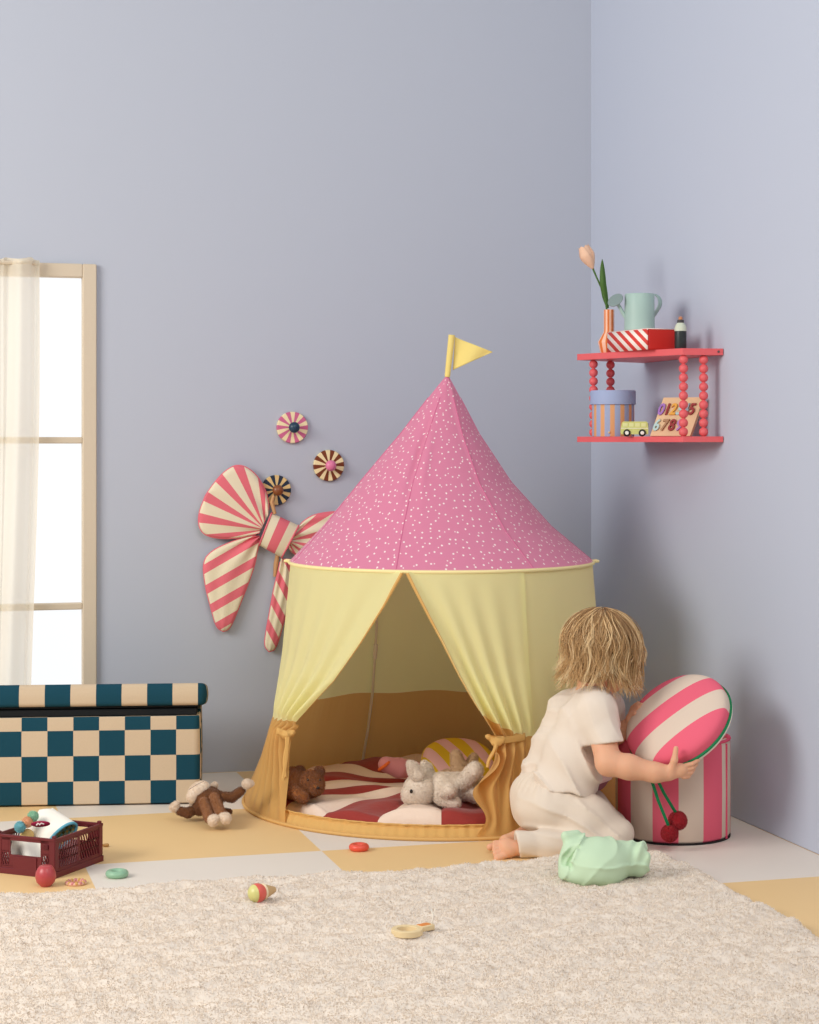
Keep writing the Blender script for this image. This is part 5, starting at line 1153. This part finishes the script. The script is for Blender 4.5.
for i in range(230):                                             # locks of hair, each a bundle of fine strands
    al = g.uniform(-math.pi, math.pi); near = abs(al)
    if near < .5: thm, fall = g.uniform(1.15, 1.4), g.uniform(.03, .06)
    elif near < 1.1: thm, fall = g.uniform(1.4, 1.6), g.uniform(.065, .105)
    elif near < 2.2: thm, fall = g.uniform(1.45, 1.7), g.uniform(.075, .125)
    else: thm, fall = g.uniform(1.45, 1.75), g.uniform(.070, .125)
    lr, wv_, sd_, fl = g.uniform(1.0, 1.12), g.uniform(0, 6.28), 1000 + i, g.uniform(.3, 1.7) + (.7 if near > 2.0 else 0); t0 = g.uniform(.02, .5); tone0 = g.random()
    base_pts, _ = strand(al, t0, thm, fall, lr, wv_, sd_, 1.0, fl)
    npt = len(base_pts); f_ = np.linspace(0, 1, npt)[:, None]
    for k in range(11):
        off = g.normal(size=3) * .0042; off2 = g.normal(size=3) * .0035; cut = int(npt - g.integers(0, 4))
        ph_ = g.uniform(0, 6.28)
        pts = base_pts + off * (.35 + .9 * np.sin(np.clip(f_ * 1.15, 0, 1) * np.pi) * .9) + off2 * f_ ** 2 + .0016 * f_ * np.sin(f_ * 16 + ph_) * hs
        pts = pts[:cut]; m_ = len(pts); rr_ = np.linspace(1, .35, m_) * g.uniform(.0007, .0012)
        n0 = hb_.n; hb_.tube(pts, rr_, 4); tone = np.clip((tone0 ** 1.5 * .6 if tone0 < .68 else .72 + .3 * g.random()) + g.uniform(-.06, .16), 0, 1)  # bright locks paint in light streaks, dull ones the shadows between
        hb_.uv[-1] = np.r_[np.stack([np.full(m_ * 4, tone), np.repeat(np.linspace(0, 1, m_), 4)], 1), [[tone, 0], [tone, 1]]]
V = toW(np.vstack(hb_.V)); new('hair', V, [np.vstack(hb_.q), np.vstack(hb_.t)], hairm, kid, np.vstack(hb_.uv))
# ================================================================== mint cloth on the rug
mint = NT('mint_cloth').finish(lin((204, 228, 194)), rough=.85, bump=(420, .12, .001), spec=.12, transl=.05)
d0 = 4.03; q = lambda px, py, dd=0: Q(px, py, d0 + dd); r_ = lambda px: px * d0 / FPX
S = SDF(.0026, .018)
S.ell(q(596, 862), A(r_(33), r_(34), r_(22))); S.cap(q(574, 860, -.01), q(573, 842, .02), r_(15), r_(9)); S.cap(q(600, 860), q(634, 859, .01), r_(20), r_(15)); S.cap(q(625, 852, .02), q(644, 846, .03), r_(10), r_(5)); S.cap(q(640, 868), q(643, 853), r_(8), r_(7)); S.ell(q(590, 873, -.02), A(r_(30), r_(20), r_(11)))
S.cap(q(566, 836, .01), q(577, 833, .02), r_(4.5), r_(3.5), k=.012)
S.cap(q(575, 842, -.045), q(567, 864, -.050), r_(3.4), r_(7), k=.004, op=-1); S.cap(q(576, 846, -.03), q(568, 860, -.03), r_(5.5), r_(8), k=.004, op=-1)
def mf(p):
    u = p - q(600, 860)
    w1 = np.abs(np.sin((u[:, 0] * .75 - u[:, 2] * .8 + .3 * u[:, 1]) * 30 + 2.4 * snoise(p, 15, 31, 2) + .9)); w2 = np.abs(np.sin((u[:, 0] * .6 + u[:, 2] * .9 + u[:, 1] * .5) * 40 + 2.2 * snoise(p, 17, 32, 2)))
    ru = np.clip((p[:, 0] - q(626, 850)[0]) / .03, 0, 1) * np.clip((p[:, 2] - q(0, 866)[2]) / .02, 0, 1)
    big = np.clip(.6 + .8 * snoise(p, 13, 35, 1), .15, 1.2)
    return -.0062 * (1 - w1) ** 4 * big - .0045 * (1 - w2) ** 4 * (1.3 - big) + .0022 * snoise(p, 48, 33, 2) + .004 * ru * np.sin(u[:, 0] * 260 + 3 * snoise(p, 40, 36, 1))
tag(organic('mint_cloth_bag', S, mint, fn=mf, clip=lambda p: .013 - p[:, 2], smooth=1), 'crumpled mint green cloth bag on the rug beside the kneeling toddler', 'cloth bag')
